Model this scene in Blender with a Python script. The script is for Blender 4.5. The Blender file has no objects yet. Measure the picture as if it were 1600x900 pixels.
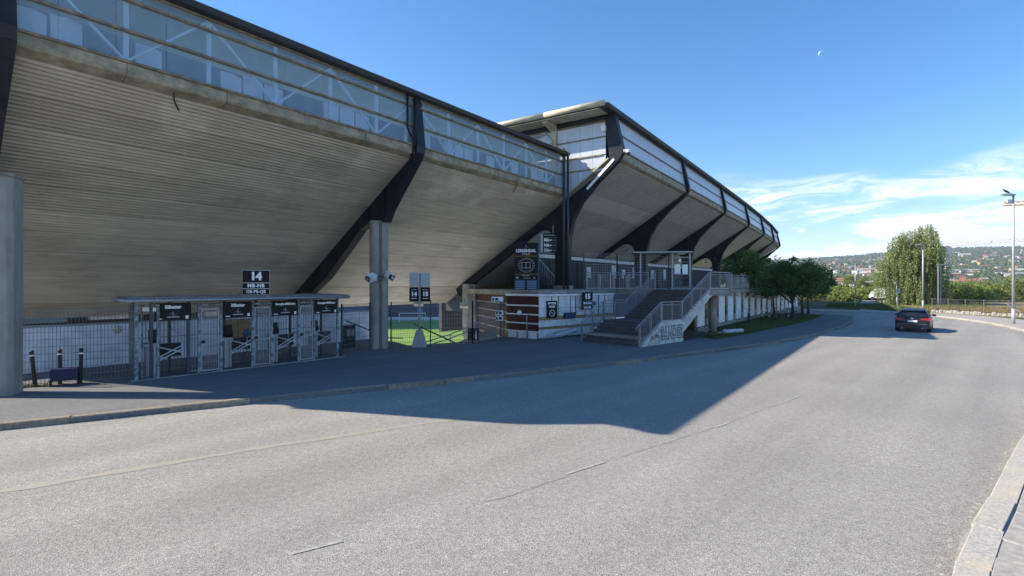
import bpy, math, random
import numpy as np
from mathutils import Vector, Matrix
R = math.radians
random.seed(7)
rng = np.random.default_rng(7)
sc = bpy.context.scene
COL = sc.collection

# ------------------------------------------------------------------ camera
cam_d = bpy.data.cameras.new("camera")
cam = bpy.data.objects.new("camera", cam_d)
COL.objects.link(cam)
cam.location = (0, 0, 3.0)
cam.rotation_euler = (R(90), 0, 0)
cam_d.lens = 18.0
cam_d.sensor_width = 36.0
cam_d.shift_y = -0.0025
cam_d.clip_start = 0.1
cam_d.clip_end = 20000
sc.camera = cam

# ------------------------------------------------------------------ light
SUNV = Vector((1.365, -0.04, -1.0)).normalized()          # direction the light travels
SUN_EL = math.asin(-SUNV.z)
SUN_ROT = math.atan2(-SUNV.x, -SUNV.y)
sun_d = bpy.data.lights.new("sun", 'SUN')
sun_d.energy = 4.1
sun_d.angle = R(0.5)
sun_d.color = (1.0, 0.88, 0.71)
sun = bpy.data.objects.new("sun", sun_d)
COL.objects.link(sun)
sun.location = (-60, 5, 45)
sun.rotation_euler = SUNV.to_track_quat('-Z', 'Y').to_euler()

world = bpy.data.worlds.new("World")
sc.world = world
world.use_nodes = True
wn = world.node_tree
wn.nodes.clear()
def wnode(t, **kw):
    n = wn.nodes.new(t)
    for k, v in kw.items():
        setattr(n, k, v)
    return n
out = wnode('ShaderNodeOutputWorld')
bg = wnode('ShaderNodeBackground')
sky = wnode('ShaderNodeTexSky', sky_type='NISHITA')
sky.sun_disc = False
sky.sun_elevation = SUN_EL
sky.sun_rotation = SUN_ROT
sky.air_density = 1.0
sky.dust_density = 0.25
sky.ozone_density = 3.2
sky.altitude = 50
bg.inputs['Strength'].default_value = 0.097
tc = wnode('ShaderNodeTexCoord')
sep = wnode('ShaderNodeSeparateXYZ')
wn.links.new(tc.outputs['Generated'], sep.inputs[0])
def wm(op, a, b=None, clamp=False):
    n = wnode('ShaderNodeMath', operation=op, use_clamp=clamp)
    for i, v in enumerate((a, b)):
        if v is None: continue
        if isinstance(v, (int, float)): n.inputs[i].default_value = v
        else: wn.links.new(v, n.inputs[i])
    return n.outputs[0]
zz = wm('MAXIMUM', sep.outputs[2], 0.0)
az = wm('ARCTAN2', sep.outputs[0], sep.outputs[1])
el_ = wm('ARCSINE', sep.outputs[2])
comb = wnode('ShaderNodeCombineXYZ')
wn.links.new(az, comb.inputs[0]); wn.links.new(el_, comb.inputs[1])
def wnoise(scale, detail, loc, sc_, rot=0.0, rough=0.55, dist=0.4):
    mp = wnode('ShaderNodeMapping')
    mp.inputs['Location'].default_value = loc
    mp.inputs['Rotation'].default_value = (0, 0, R(rot))
    mp.inputs['Scale'].default_value = sc_
    wn.links.new(comb.outputs[0], mp.inputs['Vector'])
    n = wnode('ShaderNodeTexNoise')
    n.inputs['Scale'].default_value = scale
    n.inputs['Detail'].default_value = detail
    n.inputs['Roughness'].default_value = rough
    n.inputs['Distortion'].default_value = dist
    wn.links.new(mp.outputs[0], n.inputs['Vector'])
    return n.outputs[0]
def mapr(v, a, b, c, d):
    n = wnode('ShaderNodeMapRange', interpolation_type='SMOOTHSTEP')
    wn.links.new(v, n.inputs[0])
    for i, x in enumerate((a, b, c, d)): n.inputs[i + 1].default_value = x
    return n.outputs[0]
big = wnoise(1.0, 5, (8.2, 6.6, 3.0), (3.2, 13.0, 1), -4, 0.5)
fine = wnoise(1.0, 9, (3.3, 1.7, 5.0), (9.0, 46.0, 1), -7, 0.68, 0.9)
wisp = wm('MULTIPLY', mapr(big, 0.45, 0.57, 0.0, 1.0), mapr(fine, 0.38, 0.62, 0.10, 1.0))
wisp = wm('MULTIPLY', wisp, mapr(zz, 0.13, 0.22, 1.0, 0.0))
bank = wm('MULTIPLY', mapr(wm('SUBTRACT', wm('ADD', wm('MULTIPLY', big, 0.55), wm('MULTIPLY', fine, 0.45)), wm('MULTIPLY', zz, 1.2)), 0.355, 0.43, 0.0, 1.0), 0.93)
cl = wm('MAXIMUM', wisp, bank)
cl = wm('MULTIPLY', wm('MAXIMUM', cl, mapr(zz, 0.0, 0.14, 0.30, 0.0)), 0.95, True)
mix = wnode('ShaderNodeMixRGB')
mix.inputs['Color2'].default_value = (6.6, 6.9, 7.3, 1)
hs = wnode('ShaderNodeHueSaturation')
hs.inputs['Saturation'].default_value = 1.3
hs.inputs['Value'].default_value = 1.0
wn.links.new(sky.outputs[0], hs.inputs['Color'])
wn.links.new(cl, mix.inputs['Fac'])
wn.links.new(hs.outputs[0], mix.inputs['Color1'])
wn.links.new(mix.outputs[0], bg.inputs['Color'])
wn.links.new(bg.outputs[0], out.inputs['Surface'])

sc.view_settings.view_transform = 'Standard'
sc.view_settings.look = 'None'
sc.view_settings.exposure = 1.14
sc.view_settings.gamma = 1.0
sc.cycles.max_bounces = 6
sc.cycles.transparent_max_bounces = 24
sc.cycles.caustics_reflective = False
sc.cycles.caustics_refractive = False

# ------------------------------------------------------------------ materials
MATS = {}
def pm(name, c1, c2=None, scale=4.0, rough=0.8, bump=0.0, bscale=None, metal=0.0, stretch=(1, 1, 1),
       c3=None, s3=0.6, f3=0.5, spec=0.4, world_co=False, detail=6, lo=0.35, hi=0.65, coat=0.0, trans=0.0):
    m = bpy.data.materials.new(name)
    m.use_nodes = True
    nt = m.node_tree
    p = nt.nodes['Principled BSDF']
    p.inputs['Roughness'].default_value = rough
    p.inputs['Metallic'].default_value = metal
    p.inputs['Specular IOR Level'].default_value = spec
    p.inputs['Coat Weight'].default_value = coat
    c2 = c2 or tuple(x * 0.8 for x in c1)
    if world_co:
        g = nt.nodes.new('ShaderNodeNewGeometry'); co = g.outputs['Position']
    else:
        g = nt.nodes.new('ShaderNodeTexCoord'); co = g.outputs['Object']
    mp = nt.nodes.new('ShaderNodeMapping')
    mp.inputs['Scale'].default_value = stretch
    nt.links.new(co, mp.inputs['Vector'])
    n = nt.nodes.new('ShaderNodeTexNoise')
    n.inputs['Scale'].default_value = scale
    n.inputs['Detail'].default_value = detail
    n.inputs['Roughness'].default_value = 0.6
    nt.links.new(mp.outputs[0], n.inputs['Vector'])
    rp = nt.nodes.new('ShaderNodeMapRange')
    rp.inputs[1].default_value = lo; rp.inputs[2].default_value = hi
    nt.links.new(n.outputs[0], rp.inputs[0])
    mx = nt.nodes.new('ShaderNodeMixRGB')
    mx.inputs['Color1'].default_value = (*c1, 1); mx.inputs['Color2'].default_value = (*c2, 1)
    nt.links.new(rp.outputs[0], mx.inputs['Fac'])
    col = mx.outputs[0]
    if c3:
        n3 = nt.nodes.new('ShaderNodeTexNoise')
        n3.inputs['Scale'].default_value = s3; n3.inputs['Detail'].default_value = 5
        nt.links.new(co, n3.inputs['Vector'])
        r3 = nt.nodes.new('ShaderNodeMapRange')
        r3.inputs[1].default_value = 0.45; r3.inputs[2].default_value = 0.68; r3.inputs[4].default_value = f3
        nt.links.new(n3.outputs[0], r3.inputs[0])
        m3 = nt.nodes.new('ShaderNodeMixRGB')
        m3.inputs['Color2'].default_value = (*c3, 1)
        nt.links.new(col, m3.inputs['Color1']); nt.links.new(r3.outputs[0], m3.inputs['Fac'])
        col = m3.outputs[0]
    nt.links.new(col, p.inputs['Base Color'])
    if bump:
        nb = nt.nodes.new('ShaderNodeTexNoise')
        nb.inputs['Scale'].default_value = bscale or scale * 3
        nb.inputs['Detail'].default_value = 4
        nt.links.new(mp.outputs[0], nb.inputs['Vector'])
        b = nt.nodes.new('ShaderNodeBump')
        b.inputs['Strength'].default_value = bump; b.inputs['Distance'].default_value = 0.02
        nt.links.new(nb.outputs[0], b.inputs['Height'])
        nt.links.new(b.outputs[0], p.inputs['Normal'])
    MATS[name] = m
    return m

def asphalt(name, base, dark, light, patch, warm):
    m = bpy.data.materials.new(name); m.use_nodes = True
    nt = m.node_tree; p = nt.nodes['Principled BSDF']
    p.inputs['Roughness'].default_value = 0.88
    p.inputs['Specular IOR Level'].default_value = 0.25
    g = nt.nodes.new('ShaderNodeNewGeometry'); co = g.outputs['Position']
    v = nt.nodes.new('ShaderNodeTexVoronoi'); v.inputs['Scale'].default_value = 115
    nt.links.new(co, v.inputs['Vector'])
    sp = nt.nodes.new('ShaderNodeSeparateColor'); nt.links.new(v.outputs['Color'], sp.inputs[0])
    cr = nt.nodes.new('ShaderNodeValToRGB')
    cr.color_ramp.elements[0].position = 0.0; cr.color_ramp.elements[0].color = (*dark, 1)
    cr.color_ramp.elements[1].position = 1.0; cr.color_ramp.elements[1].color = (*light, 1)
    e = cr.color_ramp.elements.new(0.3); e.color = (*base, 1)
    e = cr.color_ramp.elements.new(0.75); e.color = (*[x * 1.12 for x in base], 1)
    nt.links.new(sp.outputs[0], cr.inputs[0])
    n = nt.nodes.new('ShaderNodeTexNoise'); n.inputs['Scale'].default_value = 0.35; n.inputs['Detail'].default_value = 7
    nt.links.new(co, n.inputs['Vector'])
    r = nt.nodes.new('ShaderNodeMapRange'); r.inputs[1].default_value = 0.35; r.inputs[2].default_value = 0.7
    r.inputs[3].default_value = 0.0; r.inputs[4].default_value = 0.45
    nt.links.new(n.outputs[0], r.inputs[0])
    m2 = nt.nodes.new('ShaderNodeMixRGB'); m2.inputs['Color2'].default_value = (*patch, 1)
    nt.links.new(cr.outputs[0], m2.inputs['Color1']); nt.links.new(r.outputs[0], m2.inputs['Fac'])
    n4 = nt.nodes.new('ShaderNodeTexNoise'); n4.inputs['Scale'].default_value = 9; n4.inputs['Detail'].default_value = 8; n4.inputs['Roughness'].default_value = 0.75
    nt.links.new(co, n4.inputs['Vector'])
    m4 = nt.nodes.new('ShaderNodeMixRGB'); m4.blend_type = 'MULTIPLY'
    r4 = nt.nodes.new('ShaderNodeMapRange'); r4.inputs[1].default_value = 0.3; r4.inputs[2].default_value = 0.7; r4.inputs[3].default_value = 0.78; r4.inputs[4].default_value = 1.16
    nt.links.new(n4.outputs[0], r4.inputs[0])
    cc = nt.nodes.new('ShaderNodeCombineColor')
    for i in range(3): nt.links.new(r4.outputs[0], cc.inputs[i])
    m4.inputs['Fac'].default_value = 1.0
    nt.links.new(m2.outputs[0], m4.inputs['Color1']); nt.links.new(cc.outputs[0], m4.inputs['Color2'])
    mp5 = nt.nodes.new('ShaderNodeMapping'); mp5.inputs['Scale'].default_value = (0.04, 0.7, 1)
    mp6 = nt.nodes.new('ShaderNodeMapping'); mp6.inputs['Rotation'].default_value = (0, 0, R(-46))
    nt.links.new(co, mp6.inputs[0]); nt.links.new(mp6.outputs[0], mp5.inputs[0])
    n5 = nt.nodes.new('ShaderNodeTexNoise'); n5.inputs['Scale'].default_value = 1.0; n5.inputs['Detail'].default_value = 4
    nt.links.new(mp5.outputs[0], n5.inputs['Vector'])
    r5 = nt.nodes.new('ShaderNodeMapRange'); r5.inputs[1].default_value = 0.32; r5.inputs[2].default_value = 0.68; r5.inputs[3].default_value = 0.86; r5.inputs[4].default_value = 1.10
    nt.links.new(n5.outputs[0], r5.inputs[0])
    m5 = nt.nodes.new('ShaderNodeVectorMath'); m5.operation = 'SCALE'
    nt.links.new(m4.outputs[0], m5.inputs[0]); nt.links.new(r5.outputs[0], m5.inputs['Scale'])
    nt.links.new(m5.outputs[0], p.inputs['Base Color'])
    b = nt.nodes.new('ShaderNodeBump'); b.inputs['Strength'].default_value = 0.55; b.inputs['Distance'].default_value = 0.008
    nt.links.new(v.outputs['Distance'], b.inputs['Height']); b.invert = True
    nt.links.new(b.outputs[0], p.inputs['Normal'])
    MATS[name] = m
    return m

M_ROAD = asphalt('road_asphalt', (0.285, 0.278, 0.262), (0.10, 0.098, 0.095), (0.56, 0.55, 0.52), (0.225, 0.22, 0.21), 0)
M_PAVE = asphalt('pavement_asphalt', (0.165, 0.17, 0.175), (0.09, 0.09, 0.10), (0.30, 0.30, 0.30), (0.115, 0.12, 0.125), 0)
M_KERB = pm('granite_kerb', (0.33, 0.27, 0.20), (0.17, 0.15, 0.125), 14, 0.9, 0.5, 60, c3=(0.42, 0.36, 0.26), s3=1.2, world_co=True)
M_KERB2 = pm('pale_granite_kerb', (0.50, 0.48, 0.44), (0.30, 0.29, 0.28), 26, 0.9, 0.6, 90, c3=(0.58, 0.50, 0.33), s3=2.2, f3=0.4, world_co=True)
M_SLAB = pm('paving_slab', (0.38, 0.365, 0.34), (0.27, 0.26, 0.245), 9, 0.9, 0.4, 70, world_co=True)
M_CONC = pm('pale_concrete', (0.34, 0.335, 0.30), (0.22, 0.215, 0.20), 2.2, 0.9, 0.3, 30, c3=(0.13, 0.125, 0.10), s3=0.9, f3=0.5)
M_COLUMN = pm('column_concrete', (0.34, 0.335, 0.31), (0.24, 0.24, 0.225), 1.6, 0.9, 0.3, 40, stretch=(3, 3, 0.35), c3=(0.16, 0.155, 0.13), s3=1.4, f3=0.45)
M_STAIN = pm('dark_water_stain', (0.10, 0.10, 0.08), (0.20, 0.19, 0.155), 3, 0.9, 0.1, stretch=(4, 4, 0.5))
M_EDGE = pm('mossy_edge_concrete', (0.44, 0.38, 0.28), (0.25, 0.225, 0.17), 4.0, 0.95, 0.4, 25, stretch=(1, 1, 1.6), c3=(0.12, 0.115, 0.075), s3=1.5, f3=0.6)
M_DARK = pm('dark_painted_steel', (0.009, 0.012, 0.020), (0.014, 0.018, 0.028), 2.0, 0.45, 0.05, spec=0.25, c3=(0.035, 0.036, 0.038), s3=1.1, f3=0.6)
M_NAVY = pm('blue_grey_steel', (0.035, 0.06, 0.085), (0.025, 0.04, 0.06), 2.0, 0.4, 0.03)
M_GALV = pm('galvanised_steel', (0.36, 0.39, 0.42), (0.23, 0.255, 0.28), 12, 0.45, 0.05, metal=0.55)
M_WIRE = pm('mesh_wire', (0.22, 0.25, 0.28), (0.15, 0.17, 0.19), 12, 0.5, metal=0.4)
M_GWORN = pm('worn_grey_paint', (0.30, 0.36, 0.40), (0.12, 0.14, 0.15), 9, 0.7, 0.1, lo=0.45, hi=0.55)
M_WHITE = pm('white_paint', (0.88, 0.89, 0.90), (0.82, 0.83, 0.84), 1.3, 0.75, 0.05, c3=(0.45, 0.45, 0.44), s3=2.2, f3=0.45)
M_BOARDW = pm('white_board', (0.82, 0.84, 0.86), (0.68, 0.70, 0.73), 1.6, 0.75, 0.05, c3=(0.32, 0.30, 0.25), s3=2.6, f3=0.5)
M_WOOD = pm('raw_timber', (0.34, 0.24, 0.12), (0.22, 0.15, 0.08), 5, 0.85, 0.2, stretch=(1, 1, 6))
M_BROWN = pm('brown_timber', (0.17, 0.105, 0.06), (0.10, 0.065, 0.04), 5, 0.85, 0.2)
M_RED = pm('dark_red_panel', (0.075, 0.016, 0.014), (0.05, 0.012, 0.011), 2.0, 0.6, 0.1)
M_BLACK = pm('black_sign_face', (0.005, 0.006, 0.010), (0.008, 0.009, 0.013), 3, 0.5, spec=0.2)
M_BLKPL = pm('black_plastic', (0.015, 0.015, 0.017), (0.03, 0.03, 0.032), 9, 0.6)
M_TEXT = pm('white_lettering', (0.92, 0.92, 0.92), (0.88, 0.88, 0.88), 3, 0.6)
M_TEXTG = pm('grey_lettering', (0.42, 0.42, 0.43), (0.34, 0.34, 0.35), 3, 0.6)
M_GOLD = pm('gold_line', (0.45, 0.28, 0.07), (0.38, 0.24, 0.06), 3, 0.5)
M_POSTER = pm('yellow_poster', (0.50, 0.30, 0.05), (0.30, 0.18, 0.04), 5, 0.5)
M_PLATE = pm('blank_grey_plate', (0.42, 0.47, 0.48), (0.36, 0.41, 0.42), 2, 0.5)
M_STEP = pm('stair_tread', (0.085, 0.082, 0.085), (0.055, 0.055, 0.06), 6, 0.8, 0.2, c3=(0.14, 0.13, 0.12), s3=3)
M_NOSE = pm('stair_nosing', (0.20, 0.20, 0.21), (0.12, 0.12, 0.13), 9, 0.8)
M_BLUE = pm('blue_crate_plastic', (0.012, 0.02, 0.09), (0.01, 0.015, 0.06), 4, 0.5)
M_CREAM = pm('cream_metal', (0.62, 0.57, 0.44), (0.45, 0.41, 0.31), 2.5, 0.6, 0.1, c3=(0.28, 0.26, 0.18), s3=2.0, f3=0.4)
M_RAIL = pm('weathered_rail', (0.30, 0.24, 0.15), (0.13, 0.11, 0.08), 5, 0.8, 0.2, stretch=(1, 1, 1))
M_RAILG = pm('grey_glazing_rail', (0.20, 0.18, 0.15), (0.11, 0.10, 0.09), 5, 0.7, 0.2)
M_TRUSS = pm('white_truss_steel', (0.80, 0.84, 0.88), (0.7, 0.74, 0.8), 3, 0.5)
M_LININGD = pm('blue_lining', (0.04, 0.11, 0.22), (0.03, 0.08, 0.16), 0.7, 0.8)
M_LININGL = pm('grey_blue_lining', (0.20, 0.32, 0.44), (0.15, 0.25, 0.36), 0.8, 0.8)
M_ROOF = pm('dark_roof_felt', (0.02, 0.022, 0.028), (0.03, 0.032, 0.036), 2, 0.6, 0.1)
M_MOSS = pm('roof_moss', (0.20, 0.21, 0.03), (0.10, 0.12, 0.02), 9, 1.0, 0.8, 30)
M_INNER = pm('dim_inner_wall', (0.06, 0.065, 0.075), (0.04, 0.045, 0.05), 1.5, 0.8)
M_GRAFF = pm('graffiti_black', (0.02, 0.018, 0.03), (0.03, 0.03, 0.04), 4, 0.6)
M_PLINTH = pm('stained_white_concrete', (0.66, 0.66, 0.64), (0.50, 0.50, 0.48), 4, 0.9, 0.2, 30, c3=(0.14, 0.14, 0.14), s3=3.0, f3=0.45)
M_GRASS = pm('grass_soil', (0.055, 0.085, 0.018), (0.035, 0.055, 0.014), 3, 0.95, 0.6, 40, c3=(0.11, 0.10, 0.045), s3=0.8, world_co=True)
M_BLADE = pm('grass_blade', (0.06, 0.11, 0.02), (0.10, 0.13, 0.035), 2, 0.8, world_co=True)
M_DRY = pm('dry_grass', (0.26, 0.20, 0.10), (0.14, 0.15, 0.05), 0.7, 0.9, world_co=True, c3=(0.25, 0.12, 0.08), s3=0.3)
M_TURF = pm('pitch_turf', (0.15, 0.27, 0.035), (0.13, 0.23, 0.03), 0.5, 0.9, world_co=True)
M_TURF2 = pm('pitch_turf_light', (0.19, 0.31, 0.05), (0.17, 0.28, 0.045), 0.5, 0.9, world_co=True)
M_BARK = pm('bark', (0.075, 0.062, 0.05), (0.035, 0.03, 0.026), 6, 0.95, 0.6, stretch=(2, 2, 0.4))
M_BIRCHB = pm('birch_bark', (0.42, 0.40, 0.36), (0.08, 0.075, 0.07), 3, 0.9, 0.3, stretch=(1, 1, 3))
M_SEAT = pm('dark_blue_seats', (0.02, 0.035, 0.07), (0.03, 0.045, 0.08), 2, 0.6)
M_LAMPG = pm('lamp_grey_paint', (0.45, 0.47, 0.49), (0.38, 0.40, 0.42), 3, 0.5, metal=0.2)
M_CRANE = pm('crane_yellow', (0.62, 0.33, 0.05), (0.50, 0.26, 0.05), 3, 0.6)
M_CRANEW = pm('crane_pale', (0.62, 0.60, 0.52), (0.5, 0.48, 0.42), 3, 0.6)
M_CARP = pm('navy_car_paint', (0.006, 0.010, 0.026), (0.007, 0.011, 0.03), 2, 0.3, spec=0.35, coat=0.25)
M_CARG = pm('car_glass', (0.012, 0.014, 0.018), (0.012, 0.014, 0.018), 2, 0.04, spec=0.8)
M_TYRE = pm('tyre_rubber', (0.012, 0.012, 0.012), (0.02, 0.02, 0.02), 9, 0.85)
M_RIM = pm('alloy_rim', (0.45, 0.46, 0.47), (0.35, 0.36, 0.37), 3, 0.3, metal=0.8)
M_TAIL = pm('tail_light_red', (0.42, 0.01, 0.008), (0.30, 0.008, 0.006), 4, 0.15, spec=0.7, coat=0.5)
M_EUBLUE = pm('plate_blue', (0.02, 0.05, 0.35), None, 3, 0.4)
M_STONE = pm('rough_pale_stone', (0.42, 0.41, 0.39), (0.26, 0.25, 0.24), 5, 0.95, 0.6, 20, world_co=True)
M_WRAP = pm('white_wrap', (0.60, 0.62, 0.65), (0.42, 0.44, 0.47), 4, 0.5, 0.4, 9)

def leafmat(name, c1, c2, c3, scale=0.5):
    m = bpy.data.materials.new(name); m.use_nodes = True
    nt = m.node_tree; nt.nodes.remove(nt.nodes['Principled BSDF'])
    o = nt.nodes['Material Output']
    g = nt.nodes.new('ShaderNodeNewGeometry')
    cr = nt.nodes.new('ShaderNodeValToRGB')
    cr.color_ramp.elements[0].color = (*c1, 1); cr.color_ramp.elements[1].color = (*c3, 1)
    e = cr.color_ramp.elements.new(0.5); e.color = (*c2, 1)
    n = nt.nodes.new('ShaderNodeTexNoise'); n.inputs['Scale'].default_value = scale; n.inputs['Detail'].default_value = 3
    nt.links.new(g.outputs['Position'], n.inputs['Vector'])
    ad = nt.nodes.new('ShaderNodeMath'); ad.operation = 'MULTIPLY_ADD'
    ad.inputs[1].default_value = 0.45
    nt.links.new(g.outputs['Random Per Island'], ad.inputs[0])
    m1 = nt.nodes.new('ShaderNodeMath'); m1.operation = 'MULTIPLY'; m1.inputs[1].default_value = 0.6
    nt.links.new(n.outputs[0], m1.inputs[0]); nt.links.new(m1.outputs[0], ad.inputs[2])
    nt.links.new(ad.outputs[0], cr.inputs[0])
    d = nt.nodes.new('ShaderNodeBsdfPrincipled'); t = nt.nodes.new('ShaderNodeBsdfTranslucent')
    d.inputs['Roughness'].default_value = 0.55
    d.inputs['Specular IOR Level'].default_value = 0.3
    mx = nt.nodes.new('ShaderNodeMixShader'); mx.inputs[0].default_value = 0.36
    nt.links.new(cr.outputs[0], d.inputs['Base Color']); nt.links.new(cr.outputs[0], t.inputs['Color'])
    nt.links.new(d.outputs[0], mx.inputs[1]); nt.links.new(t.outputs[0], mx.inputs[2])
    nt.links.new(mx.outputs[0], o.inputs['Surface'])
    MATS[name] = m
    return m
M_LEAFD = leafmat('dark_cherry_leaves', (0.04, 0.09, 0.022), (0.08, 0.155, 0.04), (0.14, 0.23, 0.06), 0.8)
M_LEAFB = leafmat('birch_leaves', (0.13, 0.17, 0.055), (0.26, 0.31, 0.12), (0.42, 0.47, 0.22), 0.4)
M_LEAFM = leafmat('bright_bush_leaves', (0.12, 0.17, 0.035), (0.22, 0.29, 0.07), (0.34, 0.40, 0.13), 0.4)
M_LEAFO = leafmat('olive_leaves', (0.12, 0.14, 0.04), (0.21, 0.24, 0.07), (0.32, 0.34, 0.13), 0.3)
M_WOODS = leafmat('hill_woods_leaves', (0.05, 0.085, 0.035), (0.09, 0.135, 0.05), (0.17, 0.21, 0.08), 0.012)

def glassmat(name, col, tr, rough, gl):
    m = bpy.data.materials.new(name); m.use_nodes = True
    nt = m.node_tree; nt.nodes.remove(nt.nodes['Principled BSDF'])
    o = nt.nodes['Material Output']
    g = nt.nodes.new('ShaderNodeTexCoord')
    mp = nt.nodes.new('ShaderNodeMapping'); mp.inputs['Scale'].default_value = (1, 1, 0.25)
    nt.links.new(g.outputs['Object'], mp.inputs[0])
    n = nt.nodes.new('ShaderNodeTexNoise'); n.inputs['Scale'].default_value = 2.5; n.inputs['Detail'].default_value = 6
    nt.links.new(mp.outputs[0], n.inputs['Vector'])
    wv = nt.nodes.new('ShaderNodeTexWave'); wv.inputs['Scale'].default_value = 5.0
    nt.links.new(g.outputs['Object'], wv.inputs['Vector'])
    mx = nt.nodes.new('ShaderNodeMixRGB')
    mx.inputs['Color1'].default_value = (*[c * 1.15 for c in col], 1); mx.inputs['Color2'].default_value = (*[c * 0.75 for c in col], 1)
    nt.links.new(n.outputs[0], mx.inputs['Fac'])
    p = nt.nodes.new('ShaderNodeBsdfPrincipled')
    p.inputs['Roughness'].default_value = rough
    p.inputs['Specular IOR Level'].default_value = gl
    nt.links.new(mx.outputs[0], p.inputs['Base Color'])
    b = nt.nodes.new('ShaderNodeBump'); b.inputs['Strength'].default_value = 0.12; b.inputs['Distance'].default_value = 0.01
    nt.links.new(wv.outputs[0], b.inputs['Height']); nt.links.new(b.outputs[0], p.inputs['Normal'])
    t = nt.nodes.new('ShaderNodeBsdfTransparent'); t.inputs['Color'].default_value = (0.88, 0.95, 1.0, 1)
    ms = nt.nodes.new('ShaderNodeMixShader'); ms.inputs[0].default_value = 1 - tr
    nt.links.new(t.outputs[0], ms.inputs[1]); nt.links.new(p.outputs[0], ms.inputs[2])
    nt.links.new(ms.outputs[0], o.inputs['Surface'])
    MATS[name] = m
    return m
M_POLY = glassmat('blue_polycarbonate', (0.50, 0.63, 0.76), 0.75, 0.3, 0.6)
M_POLYW = glassmat('pale_polycarbonate', (0.60, 0.64, 0.73), 0.10, 0.35, 0.5)
M_WINDOW = pm('window_glass', (0.05, 0.06, 0.06), (0.10, 0.11, 0.09), 0.8, 0.08, spec=0.8)

def soffit_mat(name, c1, c2, c3, warm):
    m = bpy.data.materials.new(name); m.use_nodes = True
    nt = m.node_tree; p = nt.nodes['Principled BSDF']; p.inputs['Roughness'].default_value = 0.92
    p.inputs['Specular IOR Level'].default_value = 0.2
    g = nt.nodes.new('ShaderNodeTexCoord')
    def noise(scale, st, det=6, ro=0.6):
        mp = nt.nodes.new('ShaderNodeMapping'); mp.inputs['Scale'].default_value = st
        nt.links.new(g.outputs['Object'], mp.inputs[0])
        n = nt.nodes.new('ShaderNodeTexNoise'); n.inputs['Scale'].default_value = scale; n.inputs['Detail'].default_value = det; n.inputs['Roughness'].default_value = ro
        nt.links.new(mp.outputs[0], n.inputs['Vector']); return n.outputs[0]
    def mr(v, a, b, c=0, d=1):
        r = nt.nodes.new('ShaderNodeMapRange'); nt.links.new(v, r.inputs[0])
        for i, x in enumerate((a, b, c, d)): r.inputs[i + 1].default_value = x
        return r.outputs[0]
    def mixc(a, b, f, bt='MIX'):
        x = nt.nodes.new('ShaderNodeMixRGB'); x.blend_type = bt
        for i, v in ((1, a), (2, b)):
            if isinstance(v, tuple): x.inputs[i].default_value = (*v, 1)
            else: nt.links.new(v, x.inputs[i])
        nt.links.new(f, x.inputs[0]); return x.outputs[0]
    streak = mr(noise(3.0, (0.20, 2.6, 2.6), 9, 0.7), 0.33, 0.68)
    c = mixc(c1, c2, streak)
    c = mixc(c, c3, mr(noise(0.55, (1, 1, 1), 6), 0.5, 0.75, 0, 0.55))
    c = mixc(c, warm, mr(noise(1.7, (0.5, 2, 2), 8, 0.7), 0.55, 0.8, 0, 0.5))
    oi = nt.nodes.new('ShaderNodeObjectInfo'); vm = nt.nodes.new('ShaderNodeVectorMath'); vm.operation = 'SCALE'
    nt.links.new(c, vm.inputs[0]); nt.links.new(mr(oi.outputs['Random'], 0, 1, 0.86, 1.12), vm.inputs['Scale'])
    nt.links.new(vm.outputs[0], p.inputs['Base Color'])
    b = nt.nodes.new('ShaderNodeBump'); b.inputs['Strength'].default_value = 0.35; b.inputs['Distance'].default_value = 0.02
    nt.links.new(noise(14, (0.5, 2, 2)), b.inputs['Height']); nt.links.new(b.outputs[0], p.inputs['Normal'])
    MATS[name] = m
    return m
M_SOFF = soffit_mat('board_marked_soffit', (0.58, 0.515, 0.42), (0.37, 0.33, 0.27), (0.28, 0.25, 0.205), (0.68, 0.58, 0.45))
M_SOFFT = soffit_mat('limy_top_soffit', (0.50, 0.44, 0.36), (0.34, 0.30, 0.25), (0.80, 0.76, 0.66), (0.72, 0.66, 0.54))
M_SOFF2 = soffit_mat('grey_board_marked_soffit', (0.52, 0.50, 0.46), (0.35, 0.34, 0.32), (0.25, 0.24, 0.225), (0.58, 0.53, 0.46))

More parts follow.
